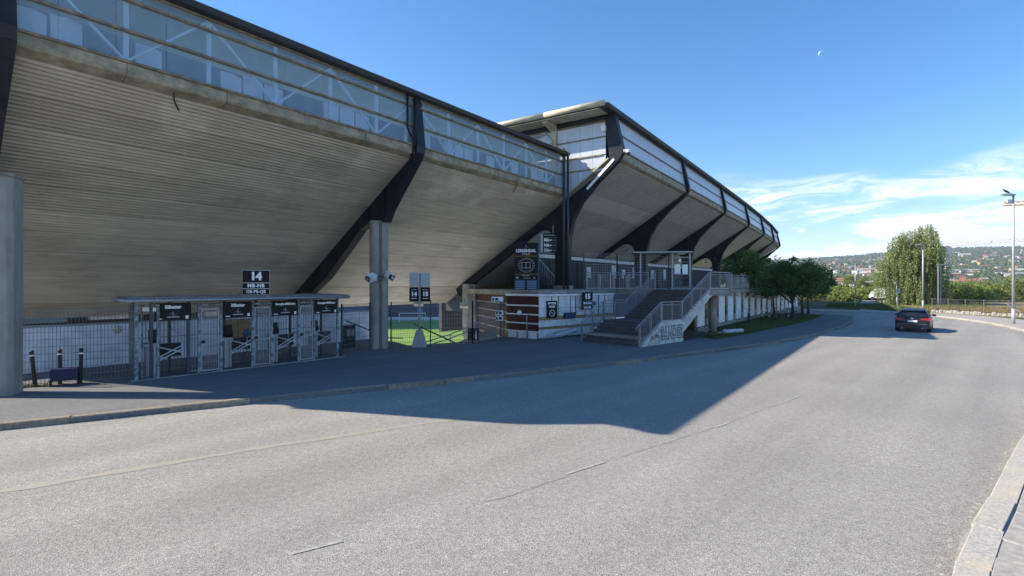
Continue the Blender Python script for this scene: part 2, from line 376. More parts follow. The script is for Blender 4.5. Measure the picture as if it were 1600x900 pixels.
# ------------------------------------------------------------------ mesh helpers
class MB:
    def __init__(s): s.v = []; s.f = []
    def add(s, vs, fs):
        o = len(s.v); s.v += [tuple(map(float, p)) for p in vs]; s.f += [tuple(i + o for i in f) for f in fs]; return s
    def box(s, x0, x1, y0, y1, z0, z1):
        return s.add([(x0, y0, z0), (x1, y0, z0), (x1, y1, z0), (x0, y1, z0), (x0, y0, z1), (x1, y0, z1), (x1, y1, z1), (x0, y1, z1)],
                     [(0, 3, 2, 1), (4, 5, 6, 7), (0, 1, 5, 4), (1, 2, 6, 5), (2, 3, 7, 6), (3, 0, 4, 7)])
    def cbox(s, x0, x1, y0, y1, z0, z1, c=0.01):      # box with chamfered vertical edges and top
        pts = [(x0 + c, y0), (x1 - c, y0), (x1, y0 + c), (x1, y1 - c), (x1 - c, y1), (x0 + c, y1), (x0, y1 - c), (x0, y0 + c)]
        cx, cy = (x0 + x1) / 2, (y0 + y1) / 2
        ins = [(px + (c if px < cx else -c), py + (c if py < cy else -c)) for px, py in pts]
        v = [(a, b, z0) for a, b in pts] + [(a, b, z1 - c) for a, b in pts] + [(a, b, z1) for a, b in ins]
        f = [tuple(range(7, -1, -1)), tuple(range(16, 24))]
        for k in (0, 8):
            for i in range(8): j = (i + 1) % 8; f.append((k + i, k + j, k + j + 8, k + i + 8))
        return s.add(v, f)
    def bar(s, a, b, w, h=None, up=(0, 0, 1)):
        h = h or w
        a, b = Vector(a), Vector(b); d = (b - a)
        if d.length < 1e-6: return s
        d.normalize(); u = Vector(up)
        if abs(d.dot(u)) > 0.98: u = Vector((0, 1, 0))
        r = d.cross(u).normalized(); u = r.cross(d).normalized()
        v = []
        for p in (a, b):
            for i, j in ((-1, -1), (1, -1), (1, 1), (-1, 1)): v.append(p + r * (w / 2 * i) + u * (h / 2 * j))
        return s.add(v, [(0, 1, 2, 3), (7, 6, 5, 4), (0, 4, 5, 1), (1, 5, 6, 2), (2, 6, 7, 3), (3, 7, 4, 0)])
    def tube(s, pts, r, n=8, r2=None, caps=True):
        pts = [Vector(p) for p in pts]; m = len(pts); base = len(s.v); prev = None
        for i, p in enumerate(pts):
            d = (pts[min(i + 1, m - 1)] - pts[max(i - 1, 0)]).normalized()
            if prev is None:
                u = Vector((0, 0, 1)) if abs(d.z) < 0.9 else Vector((1, 0, 0))
                u = (u - d * u.dot(d)).normalized()
            else:
                u = (prev - d * prev.dot(d)).normalized()
            prev = u; w = d.cross(u)
            rr = r if r2 is None else r + (r2 - r) * i / (m - 1)
            for k in range(n):
                a = 2 * math.pi * k / n; q = p + (u * math.cos(a) + w * math.sin(a)) * rr; s.v.append(tuple(q))
        for i in range(m - 1):
            for k in range(n):
                s.f.append((base + i * n + k, base + i * n + (k + 1) % n, base + (i + 1) * n + (k + 1) % n, base + (i + 1) * n + k))
        if caps:
            s.f.append(tuple(base + k for k in range(n - 1, -1, -1))); s.f.append(tuple(base + (m - 1) * n + k for k in range(n)))
        return s
    def prism(s, prof, x0, x1, fn=None):
        """profile [(y,z)] extruded along x"""
        fn = fn or (lambda x, y, z: (x, y, z)); n = len(prof)
        v = [fn(x0, y, z) for y, z in prof] + [fn(x1, y, z) for y, z in prof]
        f = [tuple(range(n)), tuple(range(2 * n - 1, n - 1, -1))]
        for i in range(n): j = (i + 1) % n; f.append((j, i, n + i, n + j))
        return s.add(v, f)
    def poly(s, pts, z0, z1):
        n = len(pts)
        v = [(x, y, z0) for x, y in pts] + [(x, y, z1) for x, y in pts]
        f = [tuple(range(n - 1, -1, -1)), tuple(range(n, 2 * n))]
        for i in range(n): j = (i + 1) % n; f.append((i, j, n + j, n + i))
        return s.add(v, f)
    def lathe(s, prof, n=12, c=(0, 0)):
        base = len(s.v)
        for r, z in prof:
            for k in range(n): a = 2 * math.pi * k / n; s.v.append((c[0] + r * math.cos(a), c[1] + r * math.sin(a), z))
        for i in range(len(prof) - 1):
            for k in range(n): s.f.append((base + i * n + k, base + i * n + (k + 1) % n, base + (i + 1) * n + (k + 1) % n, base + (i + 1) * n + k))
        s.f.append(tuple(base + k for k in range(n - 1, -1, -1))); s.f.append(tuple(base + (len(prof) - 1) * n + k for k in range(n)))
        return s
    def mesh(s, name, mat, smooth=False):
        me = bpy.data.meshes.new(name); me.from_pydata(s.v, [], s.f); me.update()
        if mat: me.materials.append(mat)
        if smooth: me.polygons.foreach_set('use_smooth', [True] * len(me.polygons))
        return me
    def build(s, name, mat, parent=None, smooth=False, loc=None, rotz=None, label=None, bevel=0):
        o = bpy.data.objects.new(name, s.mesh(name, mat, smooth)); COL.objects.link(o)
        if parent: o.parent = parent
        if loc is not None: o.location = loc
        if rotz is not None: o.rotation_euler = (0, 0, rotz)
        if label: o['label'] = label
        if bevel:
            b = o.modifiers.new('bevel', 'BEVEL'); b.width = bevel; b.segments = 2; b.limit_method = 'ANGLE'
        return o
def inst(src, name, parent, loc=(0, 0, 0), rot=(0, 0, 0), scale=None):
    o = bpy.data.objects.new(name, src.data if hasattr(src, 'data') else src); COL.objects.link(o)
    o.parent = parent; o.location = loc; o.rotation_euler = rot
    if scale: o.scale = scale
    return o
def tag(o, label=None, cat=None, group=None, kind=None):
    if label: o['label'] = label
    if cat: o['category'] = cat
    if group: o['group'] = group
    if kind: o['kind'] = kind
    return o
def thing(name, label, cat, loc=(0, 0, 0), rotz=0.0, group=None):
    o = bpy.data.objects.new(name, None); COL.objects.link(o)
    o.empty_display_size = 0.3
    o.location = loc; o.rotation_euler = (0, 0, rotz)
    return tag(o, label, cat, group)
def dup(root, loc, rotz, label=None, group=None, scale=None):
    r = root.copy(); COL.objects.link(r); r.location = loc; r.rotation_euler = (0, 0, rotz)
    if scale: r.scale = scale
    if label: r['label'] = label
    if group: r['group'] = group
    for ch in list(root.children):
        c = ch.copy(); COL.objects.link(c); c.parent = r
        for g in list(ch.children):
            d = g.copy(); COL.objects.link(d); d.parent = c
    return r
def W(s, t, z=0.0): return Vector((0.6 * s + 0.8 * t, 0.8 * s - 0.6 * t, z))
def txt(body, size, mat, parent, loc, name='lettering', offset=0.0, squeeze=1.0, depth=0.004, align='CENTER', rotz=None, space=1.0):
    cu = bpy.data.curves.new(name, 'FONT'); cu.body = body; cu.size = size
    cu.align_x = align; cu.align_y = 'CENTER'; cu.offset = offset; cu.extrude = depth / 2; cu.space_character = space; cu.resolution_u = 3
    o = bpy.data.objects.new('t', cu); COL.objects.link(o)
    dg = bpy.context.evaluated_depsgraph_get()
    me = bpy.data.meshes.new_from_object(o.evaluated_get(dg)); me.name = name
    bpy.data.objects.remove(o); bpy.data.curves.remove(cu)
    n = len(me.vertices); a = np.empty(n * 3); me.vertices.foreach_get('co', a); a = a.reshape(n, 3)
    b = np.stack([a[:, 0] * squeeze, -a[:, 2], a[:, 1]], 1)
    me.vertices.foreach_set('co', b.ravel()); me.update()
    me.materials.clear(); me.materials.append(mat)
    m = bpy.data.objects.new(name, me); COL.objects.link(m); m.parent = parent; m.location = loc
    if rotz is not None: m.rotation_euler = (0, 0, rotz)
    return m
def bezier_smooth(pts, n=6):
    """Catmull-Rom through points"""
    P = [np.array(p, float) for p in pts]; P = [2 * P[0] - P[1]] + P + [2 * P[-1] - P[-2]]; o = []
    for i in range(1, len(P) - 2):
        for k in range(n):
            t = k / n
            o.append(0.5 * ((2 * P[i]) + (-P[i - 1] + P[i + 1]) * t + (2 * P[i - 1] - 5 * P[i] + 4 * P[i + 1] - P[i + 2]) * t * t + (-P[i - 1] + 3 * P[i] - 3 * P[i + 1] + P[i + 2]) * t ** 3))
    o.append(P[-2]); return [tuple(map(float, q)) for q in o]
def resample(pts, step):
    P = [np.array(p, float) for p in pts]; out = [P[0]]; acc = 0.0
    for a, b in zip(P[:-1], P[1:]):
        L = np.linalg.norm(b - a)
        while acc + L >= step:
            t = (step - acc) / L; a = a + (b - a) * t; L = np.linalg.norm(b - a); out.append(a); acc = 0
        acc += L
    out.append(P[-1]); return out
def offset_line(pts, d):
    P = [np.array(p, float) for p in pts]; o = []
    for i in range(len(P)):
        t = P[min(i + 1, len(P) - 1)] - P[max(i - 1, 0)]; t = t / (np.linalg.norm(t) + 1e-9)
        o.append(P[i] + np.array([-t[1], t[0]]) * d)
    return o
def ngon_sheet(name, pts, z, mat, skirt=0.0):
    from mathutils.geometry import tessellate_polygon
    v = [Vector((p[0], p[1], z)) for p in pts]
    tris = tessellate_polygon([v]); mb = MB(); mb.add(v, [tuple(t) for t in tris])
    if skirt:
        n = len(v); mb.add(list(v) + [Vector((p.x, p.y, z - skirt)) for p in v], [(i, (i + 1) % n, n + (i + 1) % n, n + i) for i in range(n)])
    o = mb.build(name, mat); tag(o, kind='structure')
    me = o.data
    import bmesh
    bm = bmesh.new(); bm.from_mesh(me); bmesh.ops.recalc_face_normals(bm, faces=bm.faces); bm.to_mesh(me); bm.free()
    for p in me.polygons:
        pass
    return o

# ------------------------------------------------------------------ ground, road, pavements
gr = MB(); gr.add([W(-60, -16, -0.03), W(112, -16, -0.03), W(140, 80, -0.03), W(-60, 80, -0.03)], [(0, 3, 2, 1)])
tag(gr.build('ground', M_GRASS), kind='structure')

left_kerb = bezier_smooth([(-45, -8), (-32, -1.2), (-20, 5.4), (-10.6, 10.6), (-8.3, 11.95), (-6.9, 12.8), (-5.2, 13.8), (-1.95, 15.6), (1.09, 17.4), (5, 20), (8.4, 22.4), (12.8, 25.6),
                           (17.9, 30.2), (25.0, 38.2), (30.0, 44.8), (31.6, 47.6), (31.6, 49.8), (29.8, 51.2), (26, 52.6), (18, 56.5)], 8)
right_kerb = bezier_smooth([(-6, -6), (0.5, 0.9), (4.56, 5.29), (5.86, 6.42), (7.9, 8.2), (9.85, 9.85), (14.5, 13.6), (21, 19.3), (27, 25.3), (30.6, 29.6), (33.3, 33.4), (36.4, 38.6), (39.0, 44.0), (40.4, 49),
                            (40.0, 54), (37.5, 57.5), (33, 60), (26, 63), (18, 66.5)], 8)
road_poly = list(left_kerb) + list(reversed(right_kerb)) + [(-20, -20)]
road = ngon_sheet('road', [(p[0], p[1]) for p in road_poly], 0.0, M_ROAD)

pave_in = [(20, 60), (24, 54.5), (14.2, 35.4), (11.3, 31.6), (6.5, 32.2), (1.5, 33.6), (-0.25, 29.2), (-1.7, 26.6), (-5.0, 24.6),
           tuple(W(17.4, -20.6))[:2], tuple(W(17.4, -30))[:2], tuple(W(-8, -30))[:2], (-45, 0)]
pav = ngon_sheet('pavement', list(left_kerb) + pave_in, 0.12, M_PAVE, 0.6)
# kerb stones, each one its own piece
def kerb_run(parent, line, step, width, h, mat, side, jit=0.02, gap=0.03, clip=None):
    pts = resample(line, step)
    for a, b in zip(pts[:-1], pts[1:]):
        d = b - a; L = np.linalg.norm(d)
        if L < 0.3: continue
        mid = (a + b) / 2
        if clip and not clip(mid): continue
        ang = math.atan2(d[1], d[0]); c = 0.018
        prof = [(0, -0.1), (0, h - c), (c * side, h), (width * side, h), (width * side, -0.1)]
        mb = MB(); mb.prism(prof, -L / 2 + gap, L / 2 - gap)
        mb.build('kerb_stone', mat, parent, loc=(mid[0] + random.uniform(-jit, jit), mid[1] + random.uniform(-jit, jit), random.uniform(-0.015, 0.012)), rotz=ang + random.uniform(-0.012, 0.012))
kerb_run(pav, left_kerb, 1.75, 0.17, 0.135, M_KERB, 1, clip=lambda p: p[1] > 2)

rp_out = [tuple(p) for p in offset_line(right_kerb, -4.2)]
rpav = ngon_sheet('pavement_across', [tuple(p) for p in right_kerb] + list(reversed(rp_out)), 0.10, M_SLAB, 0.2)
kerb_run(rpav, right_kerb, 1.2, 0.27, 0.125, M_KERB2, -1, gap=0.006, clip=lambda p: p[1] > 2)
# paving slabs near the camera
for row in range(7):
    off = 0.29 + row * 0.36
    ln = resample([tuple(p) for p in offset_line(right_kerb, -(off + 0.17))], 0.55)
    for a, b in zip(ln[:-1], ln[1:]):
        mid = (a + b) / 2
        if not (2.5 < mid[1] < 13) or mid[0] / max(mid[1], 0.1) > 1.15: continue
        d = b - a; L = np.linalg.norm(d)
        if L < 0.3: continue
        mb = MB(); mb.cbox(-L / 2 + 0.008, L / 2 - 0.008, -0.17, 0.17, -0.06, 0.118, 0.008)
        mb.build('paving_slab', M_SLAB, rpav, loc=(mid[0], mid[1], random.uniform(-0.006, 0.004)), rotz=math.atan2(d[1], d[0]))

# worn paint and seams on the road
M_LINEW = pm('worn_white_paint', (0.39, 0.385, 0.37), (0.285, 0.28, 0.265), 14, 0.8, world_co=True, lo=0.4, hi=0.6)
M_LINEY = pm('worn_yellow_paint', (0.33, 0.305, 0.245), (0.28, 0.272, 0.252), 5, 0.8, world_co=True, lo=0.36, hi=0.58)
M_SEAM = pm('road_seam', (0.225, 0.22, 0.207), (0.285, 0.278, 0.262), 5, 0.9, world_co=True, lo=0.36, hi=0.56)
def strip(name, a, b, w, mat, z=0.004, parent=None, wob=0.0):
    a, b = np.array(a), np.array(b); L = np.linalg.norm(b - a); n = max(1, int(L / 0.35)) if wob else 1
    d = (b - a) / L; nn_ = np.array([-d[1], d[0]]); vs = []; fs = []
    for i in range(n + 1):
        c = a + (b - a) * i / n + nn_ * random.uniform(-wob, wob); ww = w * (1 + (random.uniform(-0.4, 0.4) if wob else 0))
        vs += [(*(c + nn_ * ww / 2), z), (*(c - nn_ * ww / 2), z)]
        if i: fs.append((2 * i - 2, 2 * i - 1, 2 * i + 1, 2 * i))
    mb = MB(); mb.add(vs, fs); o = mb.build(name, mat, parent or road); return o
def GP(x, y, z=0.0): Y = (3 - z) * 800 / (y - 446); return (Y * (x - 800) / 800, Y)
for a, b in [((455, 866), (535, 846)), ((885, 741), (945, 722)), ((1118, 668), (1140, 660)), ((1226, 628), (1246, 620)), ((815, 631), (850, 627))]:
    strip('lane_dash', GP(*a), GP(*b), 0.055, M_LINEW, 0.008)
strip('yellow_line', GP(0, 768), GP(400, 701), 0.19, M_LINEY, 0.004, wob=0.02)
strip('yellow_line', GP(400, 701), GP(760, 647), 0.19, M_LINEY, 0.004, wob=0.02)
seam = [GP(420, 880), GP(620, 826), GP(830, 764), GP(960, 718), GP(1130, 663), GP(1250, 620), GP(1345, 578), GP(1420, 545)]
for a, b in zip(seam[:-1], seam[1:]):
    a_, b_ = np.array(a), np.array(b); n_ = max(1, int(np.linalg.norm(b_ - a_) / 0.9))
    for q in range(n_):
        if random.random() < 0.42: continue
        p0, p1 = a_ + (b_ - a_) * (q + random.uniform(0, 0.2)) / n_, a_ + (b_ - a_) * (q + random.uniform(0.7, 1.0)) / n_
        strip('road_seam', p0, p1, 0.02, M_SEAM, 0.0042, wob=0.03)
sm2 = [GP(820, 640), GP(1000, 600), GP(1180, 566), GP(1290, 540), GP(1360, 522)]
for a, b in zip(sm2[:-1], sm2[1:]): strip('road_seam', a, b, 0.03, M_SEAM, 0.0042, wob=0.015)
sm3 = [GP(150, 640, .12), GP(350, 600, .12), GP(620, 570, .12), GP(900, 553, .12), GP(1100, 535, .12)]
for a, b in zip(sm3[:-1], sm3[1:]): strip('pavement_seam', a, b, 0.04, M_SEAM, 0.1245, pav, wob=0.03)

# ------------------------------------------------------------------ STAND ONE (nearest)
ANG = math.atan2(0.8, 0.6)
S1o = W(2.7, -19, 0)
st1 = thing('stadium_stand', 'nearest grandstand with sloping board-marked concrete soffit and blue translucent glazing on dark steel frames', 'stadium stand', S1o, ANG)
SX, SY = 2.7, 19.0
def L1(s, t, z): return (s - SX, -t - SY, z)
def slabz(t): return 8.70 + 0.65 * (t + 16.4)
F1S = (2.7, 15.1, 27.45)
cosl = 1 / math.hypot(1, 0.65)
def plank_profile(t0, t1, zf, ribs=7, depth=0.03):
    """underside profile with fine ribs between t0 (low) and t1 (high), as (y,z) lists"""
    pts = []
    n = ribs * 2
    nt_, nz_ = 0.65 * cosl, -cosl
    for i in range(n + 1):
        a = t0 + 0.012 + (t1 - t0 - 0.024) * i / n; z = zf(a); k = depth if (i % 2) else 0.0
        pts.append((a + nt_ * k, z + nz_ * k))
    pts.append((t1 - 0.012 - 0.10 * nt_, zf(t1 - 0.012) + 0.12)); pts.append((t0 + 0.012 - 0.10 * nt_, zf(t0 + 0.012) + 0.12))
    return pts
tl = np.linspace(-27.2, -16.75, 12)
for bay in range(2):
    a = F1S[bay] + 0.125 if bay else F1S[0] - 0.5; b = F1S[bay + 1] - 0.125
    bx = b + (0.75 if bay else 0)
    for i in range(11):
        pmat = M_SOFFT if i > 8 else M_SOFF
        j = random.uniform(-0.012, 0.012)
        pr = plank_profile(tl[i], tl[i + 1], slabz, 8)
        mb = MB(); mb.prism([(-t - SY, z + j) for t, z in pr], a - SX, bx - SX)
        mb.build('soffit_plank', pmat, st1)
    # recessed backing so joints read dark
    mb = MB(); mb.prism([(27.2 - SY, slabz(-27.2) + 0.1), (16.7 - SY, slabz(-16.7) + 0.1), (16.7 - SY, slabz(-16.7) + 0.4), (27.2 - SY, slabz(-27.2) + 0.5)], a - SX, bx - SX)
    mb.build('slab', M_CONC, st1)
    # edge beam segments
    n = 5; step = (b - a) / n
    for i in range(n):
        x0 = a + i * step + 0.008; x1 = a + (i + 1) * step - 0.008; dj = random.uniform(-0.01, 0.01)
        mb = MB(); mb.prism([(16.76 - SY, slabz(-16.75)), (16.42 - SY + dj, 8.60), (16.38 - SY + dj, 8.66), (16.38 - SY + dj, 8.92), (16.9 - SY, 8.92), (16.9 - SY, 8.7)], x0 - SX, x1 - SX)
        mb.build('edge_beam', M_EDGE, st1)
    # rails
    for z, h, m in ((8.96, 0.07, M_RAIL), (9.78, 0.07, M_RAIL), (10.60, 0.07, M_RAIL), (10.93, 0.05, M_RAIL)):
        mb = MB(); mb.box(a - SX, b - SX, 16.33 - SY, 16.44 - SY, z - h / 2, z + h / 2); mb.build('glazing_rail', m, st1)
    # translucent panels, one by one
    npan = 11; ps = (b - a) / npan
    for z0, z1 in ((9.0, 9.74), (9.82, 10.56), (10.64, 10.90)):
        mb = MB(); mb.box(0.006, ps - 0.006, 0, 0.02, z0, z1); me = mb.mesh('glazing_panel', M_POLY)
        for i in range(npan): inst(me, 'glazing_panel', st1, (a + i * ps - SX, 16.40 - SY + random.uniform(-0.004, 0.004), 0))
    # truss behind the glazing
    q = (F1S[bay + 1] - F1S[bay]) / 6
    zb, zt = 9.0, 10.92
    for i in range(6):
        x0 = F1S[bay] + i * q - SX; x1 = x0 + q
        if i:
            MB().bar((x0, 16.52 - SY, zb), (x0, 16.52 - SY, zt), 0.12, 0.08).build('truss_post', M_TRUSS, st1)
        p = ((x0, zt), (x1, zb)) if i % 2 == 0 else ((x0, zb), (x1, zt))
        MB().bar((p[0][0], 16.53 - SY, p[0][1]), (p[1][0], 16.53 - SY, p[1][1]), 0.10, 0.06).build('truss_diagonal', M_TRUSS, st1)
    # lining behind: lower blue wall, added white boards imitating patches of light, upper grey
    MB().box(a - SX, b - SX, 17.1 - SY, 17.16 - SY, 8.9, 9.86).build('lining_wall', M_LININGD, st1)
    x = a + 0.4
    while x < b - 1.6:
        k = random.choice((2, 3, 1, 2))
        for i in range(k):
            hh = random.uniform(9.68, 9.84)
            mb = MB(); w = 0.62
            mb.add([(x - SX, 16.78 - SY, 9.06), (x + w - SX, 16.78 - SY, 9.06), (x + w - SX, 16.78 - SY, hh - 0.06), (x + w * 0.55 - SX, 16.78 - SY, hh), (x - SX, 16.78 - SY, hh - 0.02),
                    (x - SX, 16.83 - SY, 9.06), (x + w - SX, 16.83 - SY, 9.06), (x + w - SX, 16.83 - SY, hh - 0.06), (x + w * 0.55 - SX, 16.83 - SY, hh), (x - SX, 16.83 - SY, hh - 0.02)],
                   [(0, 1, 2, 3, 4), (9, 8, 7, 6, 5), (0, 5, 6, 1), (1, 6, 7, 2), (2, 7, 8, 3), (3, 8, 9, 4), (4, 9, 5, 0)])
            mb.build('light_patch_board', M_TRUSS, st1)
            x += w + 0.07
        x += random.uniform(0.7, 1.6)
MB().box(F1S[0] - 1.35 - SX, F1S[2] - SX, 16.1 - SY, 23 - SY, 11.06, 11.12).build('roof', M_ROOF, st1)
MB().box(F1S[0] - 0.3 - SX, F1S[2] - SX, 16.9 - SY, 22.9 - SY, 11.0, 11.05).build('ceiling_lining', M_LININGL, st1)
MB().prism([(16.24 - SY, 10.97), (16.08 - SY, 10.99), (16.04 - SY, 11.14), (16.12 - SY, 11.2), (16.5 - SY, 11.2), (16.5 - SY, 10.97)], F1S[0] - 1.35 - SX, F1S[2] - 0.1 - SX).build('roof_fascia', M_ROOF, st1)
mb = MB()
for i in range(160):
    s_ = random.uniform(24.5, 27.1); h = random.uniform(0.03, 0.13) * (1 if s_ > 25 else 0.5)
    c = np.array(L1(s_, -16.15 - random.uniform(0, 0.35), 11.2)); r = random.uniform(0.04, 0.10)
    mb.add([c + (r, 0, 0), c + (0, r, 0), c + (-r, 0, 0), c + (0, -r, 0), c + (0, 0, h)], [(0, 1, 4), (1, 2, 4), (2, 3, 4), (3, 0, 4)])
tag(mb.build('roof_moss', M_MOSS, st1), kind='stuff')
MB().prism([(16.9 - SY, 8.9), (16.9 - SY, 11.0), (30 - SY, 11.0), (30 - SY, 4.0), (27 - SY, 2.2)], -0.3, -0.2).build('sun_block_panel', M_INNER, st1)  # unseen panel added to stop sun leaking through the glazing at this end
# steel frames
FA = [(-16.40, 10.96), (-16.16, 8.95), (-16.20, 8.62), (-16.45, 8.25), (-17.6, 6.95), (-18.1, 6.35), (-18.38, 5.86), (-19.55, 5.86), (-20.1, 5.62), (-20.9, 4.95), (-22.9, 3.35), (-25.2, 2.1), (-27.2, 1.35),
      (-27.4, 1.75), (-16.82, slabz(-16.82) - 0.05), (-16.80, 10.96)]
def frame_mesh(prof, th, ey):
    mb = MB(); mb.prism([(-t - ey, z) for t, z in prof], -th / 2, th / 2)
    return mb
def flange(prof, i0, i1, th, ey, off=0.035):
    mb = MB()
    for a, b in zip(prof[i0:i1], prof[i0 + 1:i1 + 1]):
        mb.bar((0, -a[0] - ey, a[1]), (0, -b[0] - ey, b[1]), th, 0.05, up=(0, -1, 0.3))
    return mb
for i, s_ in enumerate(F1S[:2]):
    fo = frame_mesh(FA, 0.252, SY).build('steel_frame', M_DARK, st1, loc=(s_ - SX - (0.34 if i == 0 else 0), 0, 0), bevel=0.01)
    for tr_, z0_, z1_ in ((18.35, 5.9, 7.35), (19.5, 5.9, 6.6)): MB().box(-0.2, 0.2, tr_ - SY - 0.02, tr_ - SY + 0.02, z0_, z1_).build('stiffener', M_DARK, fo)
    fl = flange(FA, 0, 6, 0.46, SY); fl.build('flange', M_DARK, fo)
    flange(FA, 7, 12, 0.40, SY).build('flange', M_DARK, fo)
    if i == 1:
        # concrete column with groove
        pass
def column_prof(w, d, g):
    return [(-w / 2 + .1, -d / 2), (-0.04, -d / 2), (-0.04, -d / 2 + g), (0.10, -d / 2 + g), (0.10, -d / 2), (w / 2 - .1, -d / 2), (w / 2, -d / 2 + .1), (w / 2, d / 2 - .1), (w / 2 - .1, d / 2), (-w / 2 + .1, d / 2), (-w / 2, d / 2 - .1), (-w / 2, -d / 2 + .1)]
for s_ in F1S[:2]:
    co = MB().poly(column_prof(0.78, 0.70, 0.06), 0.0, 5.85).build('column', M_COLUMN, st1, loc=(s_ - SX, 18.95 - SY, 0), rotz=-0.55, bevel=0.012)
    MB().poly([(-0.035, -0.285), (0.095, -0.285), (0.095, -0.33), (-0.035, -0.33)], 0.1, 5.8).build('drain_stain', M_STAIN, co)
    MB().poly(column_prof(0.84, 0.76, 0.0), 5.851, 5.93).build('bearing_plate', M_CONC, co)
# inner column of the third frame (concrete, below slab)
MB().poly(column_prof(0.75, 0.8, 0.03), -1.6, 3.1).build('column', M_CONC, st1, loc=(27.3 - SX, 24.3 - SY, 0), rotz=-0.4)
for s_ in (2.7, 15.1):
    MB().poly(column_prof(0.6, 0.7, 0.0), 0.0, 2.6).build('column', M_CONC, st1, loc=(s_ - SX, 24.6 - SY, 0))
# drain pipes at frame two
pp = [L1(14.45, -16.28, 10.97), L1(14.45, -16.28, 9.6), L1(14.55, -16.25, 9.35), L1(14.85, -16.2, 9.1)]
MB().tube(pp, 0.05, 8).build('drain_pipe', M_DARK, st1, smooth=True)
MB().tube([L1(14.82, -16.25, 10.97), L1(14.82, -16.25, 8.95), L1(14.86, -16.5, 8.5)], 0.05, 8).build('drain_pipe', M_DARK, st1, smooth=True)
# small cables / cracks on soffit edge
for (x, z0) in ((5.9, 8.45), (22.6, 8.5)):
    MB().tube([L1(x, -16.5, 8.62), L1(x + 0.12, -16.8, 8.38), L1(x + 0.35, -17.1, 8.2)], 0.02, 6).build('hanging_cable', M_BLKPL, st1)

# ------------------------------------------------------------------ STAND TWO (beyond, larger, gently curved)
E = [np.array([6.4, 30.1])]
dirs = [0.600, 0.598, 0.594, 0.580, 0.568, 0.545]        # radians from +Y to +X of each bay
for a in dirs: E.append(E[-1] + 13.9 * np.array([math.sin(a), math.cos(a)]))
def fang(i):
    a = dirs[0] if i == 0 else (dirs[-1] if i == 6 else (dirs[i - 1] + dirs[i]) / 2)
    return a
st2 = thing('stadium_stand', 'farther grandstand curving away with grey soffits, pale glazing and seven dark curved frames', 'stadium stand', (6.4, 30.1, 0), 0.0)
def n_in(a): return np.array([-math.cos(a), math.sin(a)])   # inward
def L2(i, u, tau, z):
    """bay i, u 0..1 between frames, tau inward metres from elbow line"""
    p = E[i] * (1 - u) + E[i + 1] * u
    n = n_in(fang(i)) * (1 - u) + n_in(fang(i + 1)) * u
    q = p + n * tau - E[0]
    return (q[0], q[1], z)
def slab2(tau): return 10.62 - 0.636 * tau
U0, U1 = 0.009, 0.991
tl2 = np.linspace(0.35, 12.2, 11)
for i in range(6):
    u0, u1 = U0, U1
    nr = 8 if i < 2 else 4
    for k in range(10):
        a, b = tl2[k] + 0.012, tl2[k + 1] - 0.012; prof = []
        for m in range(2 * nr + 1):
            ta = a + (b - a) * m / (2 * nr); kk = 0.022 if m % 2 else 0; prof.append((ta, slab2(ta) - kk))
        prof += [(b, slab2(b) + 0.14), (a, slab2(a) + 0.14)]
        n = len(prof); mb = MB()
        v = [L2(i, u0, t, z) for t, z in prof] + [L2(i, u1, t, z) for t, z in prof]
        f = [tuple(range(n)), tuple(range(2 * n - 1, n - 1, -1))] + [((m + 1) % n, m, n + m, n + (m + 1) % n) for m in range(n)]
        mb.add(v, f); mb.build('soffit_plank', M_SOFF2, st2)
    def pris(prof, name, mat, v0=u0, v1=u1, par=st2):
        n = len(prof); mb = MB()
        v = [L2(i, v0, t, z) for t, z in prof] + [L2(i, v1, t, z) for t, z in prof]
        f = [tuple(range(n)), tuple(range(2 * n - 1, n - 1, -1))] + [((m + 1) % n, m, n + m, n + (m + 1) % n) for m in range(n)]
        mb.add(v, f); return mb.build(name, mat, par)
    pris([(0.3, slab2(0.3) + 0.1), (12.2, slab2(12.2) + 0.1), (12.2, slab2(12.2) + 0.4), (0.3, slab2(0.3) + 0.4)], 'slab', M_CONC)
    ne = 4
    for k in range(ne):
        v0 = u0 + (u1 - u0) * k / ne + 0.0008; v1 = u0 + (u1 - u0) * (k + 1) / ne - 0.0008
        pris([(0.36, 10.40), (0.08, 10.52), (0.05, 10.6), (0.16, 11.02), (0.6, 11.02), (0.6, 10.5)], 'edge_beam', M_EDGE, v0, v1)
    for z, tt in ((11.05, 0.13), (12.02, 0.30), (13.0, 0.50)):
        pris([(tt - 0.06, z - 0.04), (tt - 0.06, z + 0.04), (tt + 0.08, z + 0.04), (tt + 0.08, z - 0.04)], 'glazing_rail', M_RAILG)
    npn = 10 if i < 3 else 5
    for k in range(npn):
        v0 = u0 + (u1 - u0) * k / npn + 0.0005; v1 = u0 + (u1 - u0) * (k + 1) / npn - 0.0005
        pris([(0.15, 11.09), (0.17, 11.09), (0.32, 11.98), (0.30, 11.98)], 'glazing_panel', M_POLYW, v0, v1)
        pris([(0.32, 12.06), (0.34, 12.06), (0.50, 12.96), (0.48, 12.96)], 'glazing_panel', M_POLYW, v0, v1)
    pris([(1.6, 10.6), (1.66, 10.6), (1.66, 13.2), (1.6, 13.2)], 'lining_wall', M_LININGL)
    pris([(0.55, 13.08), (0.16, 13.14), (0.10, 13.30), (0.18, 13.42), (9, 13.55), (9, 13.4), (0.8, 13.25)], 'roof', M_ROOF, -0.10 if i == 0 else 0.0, 1.0)
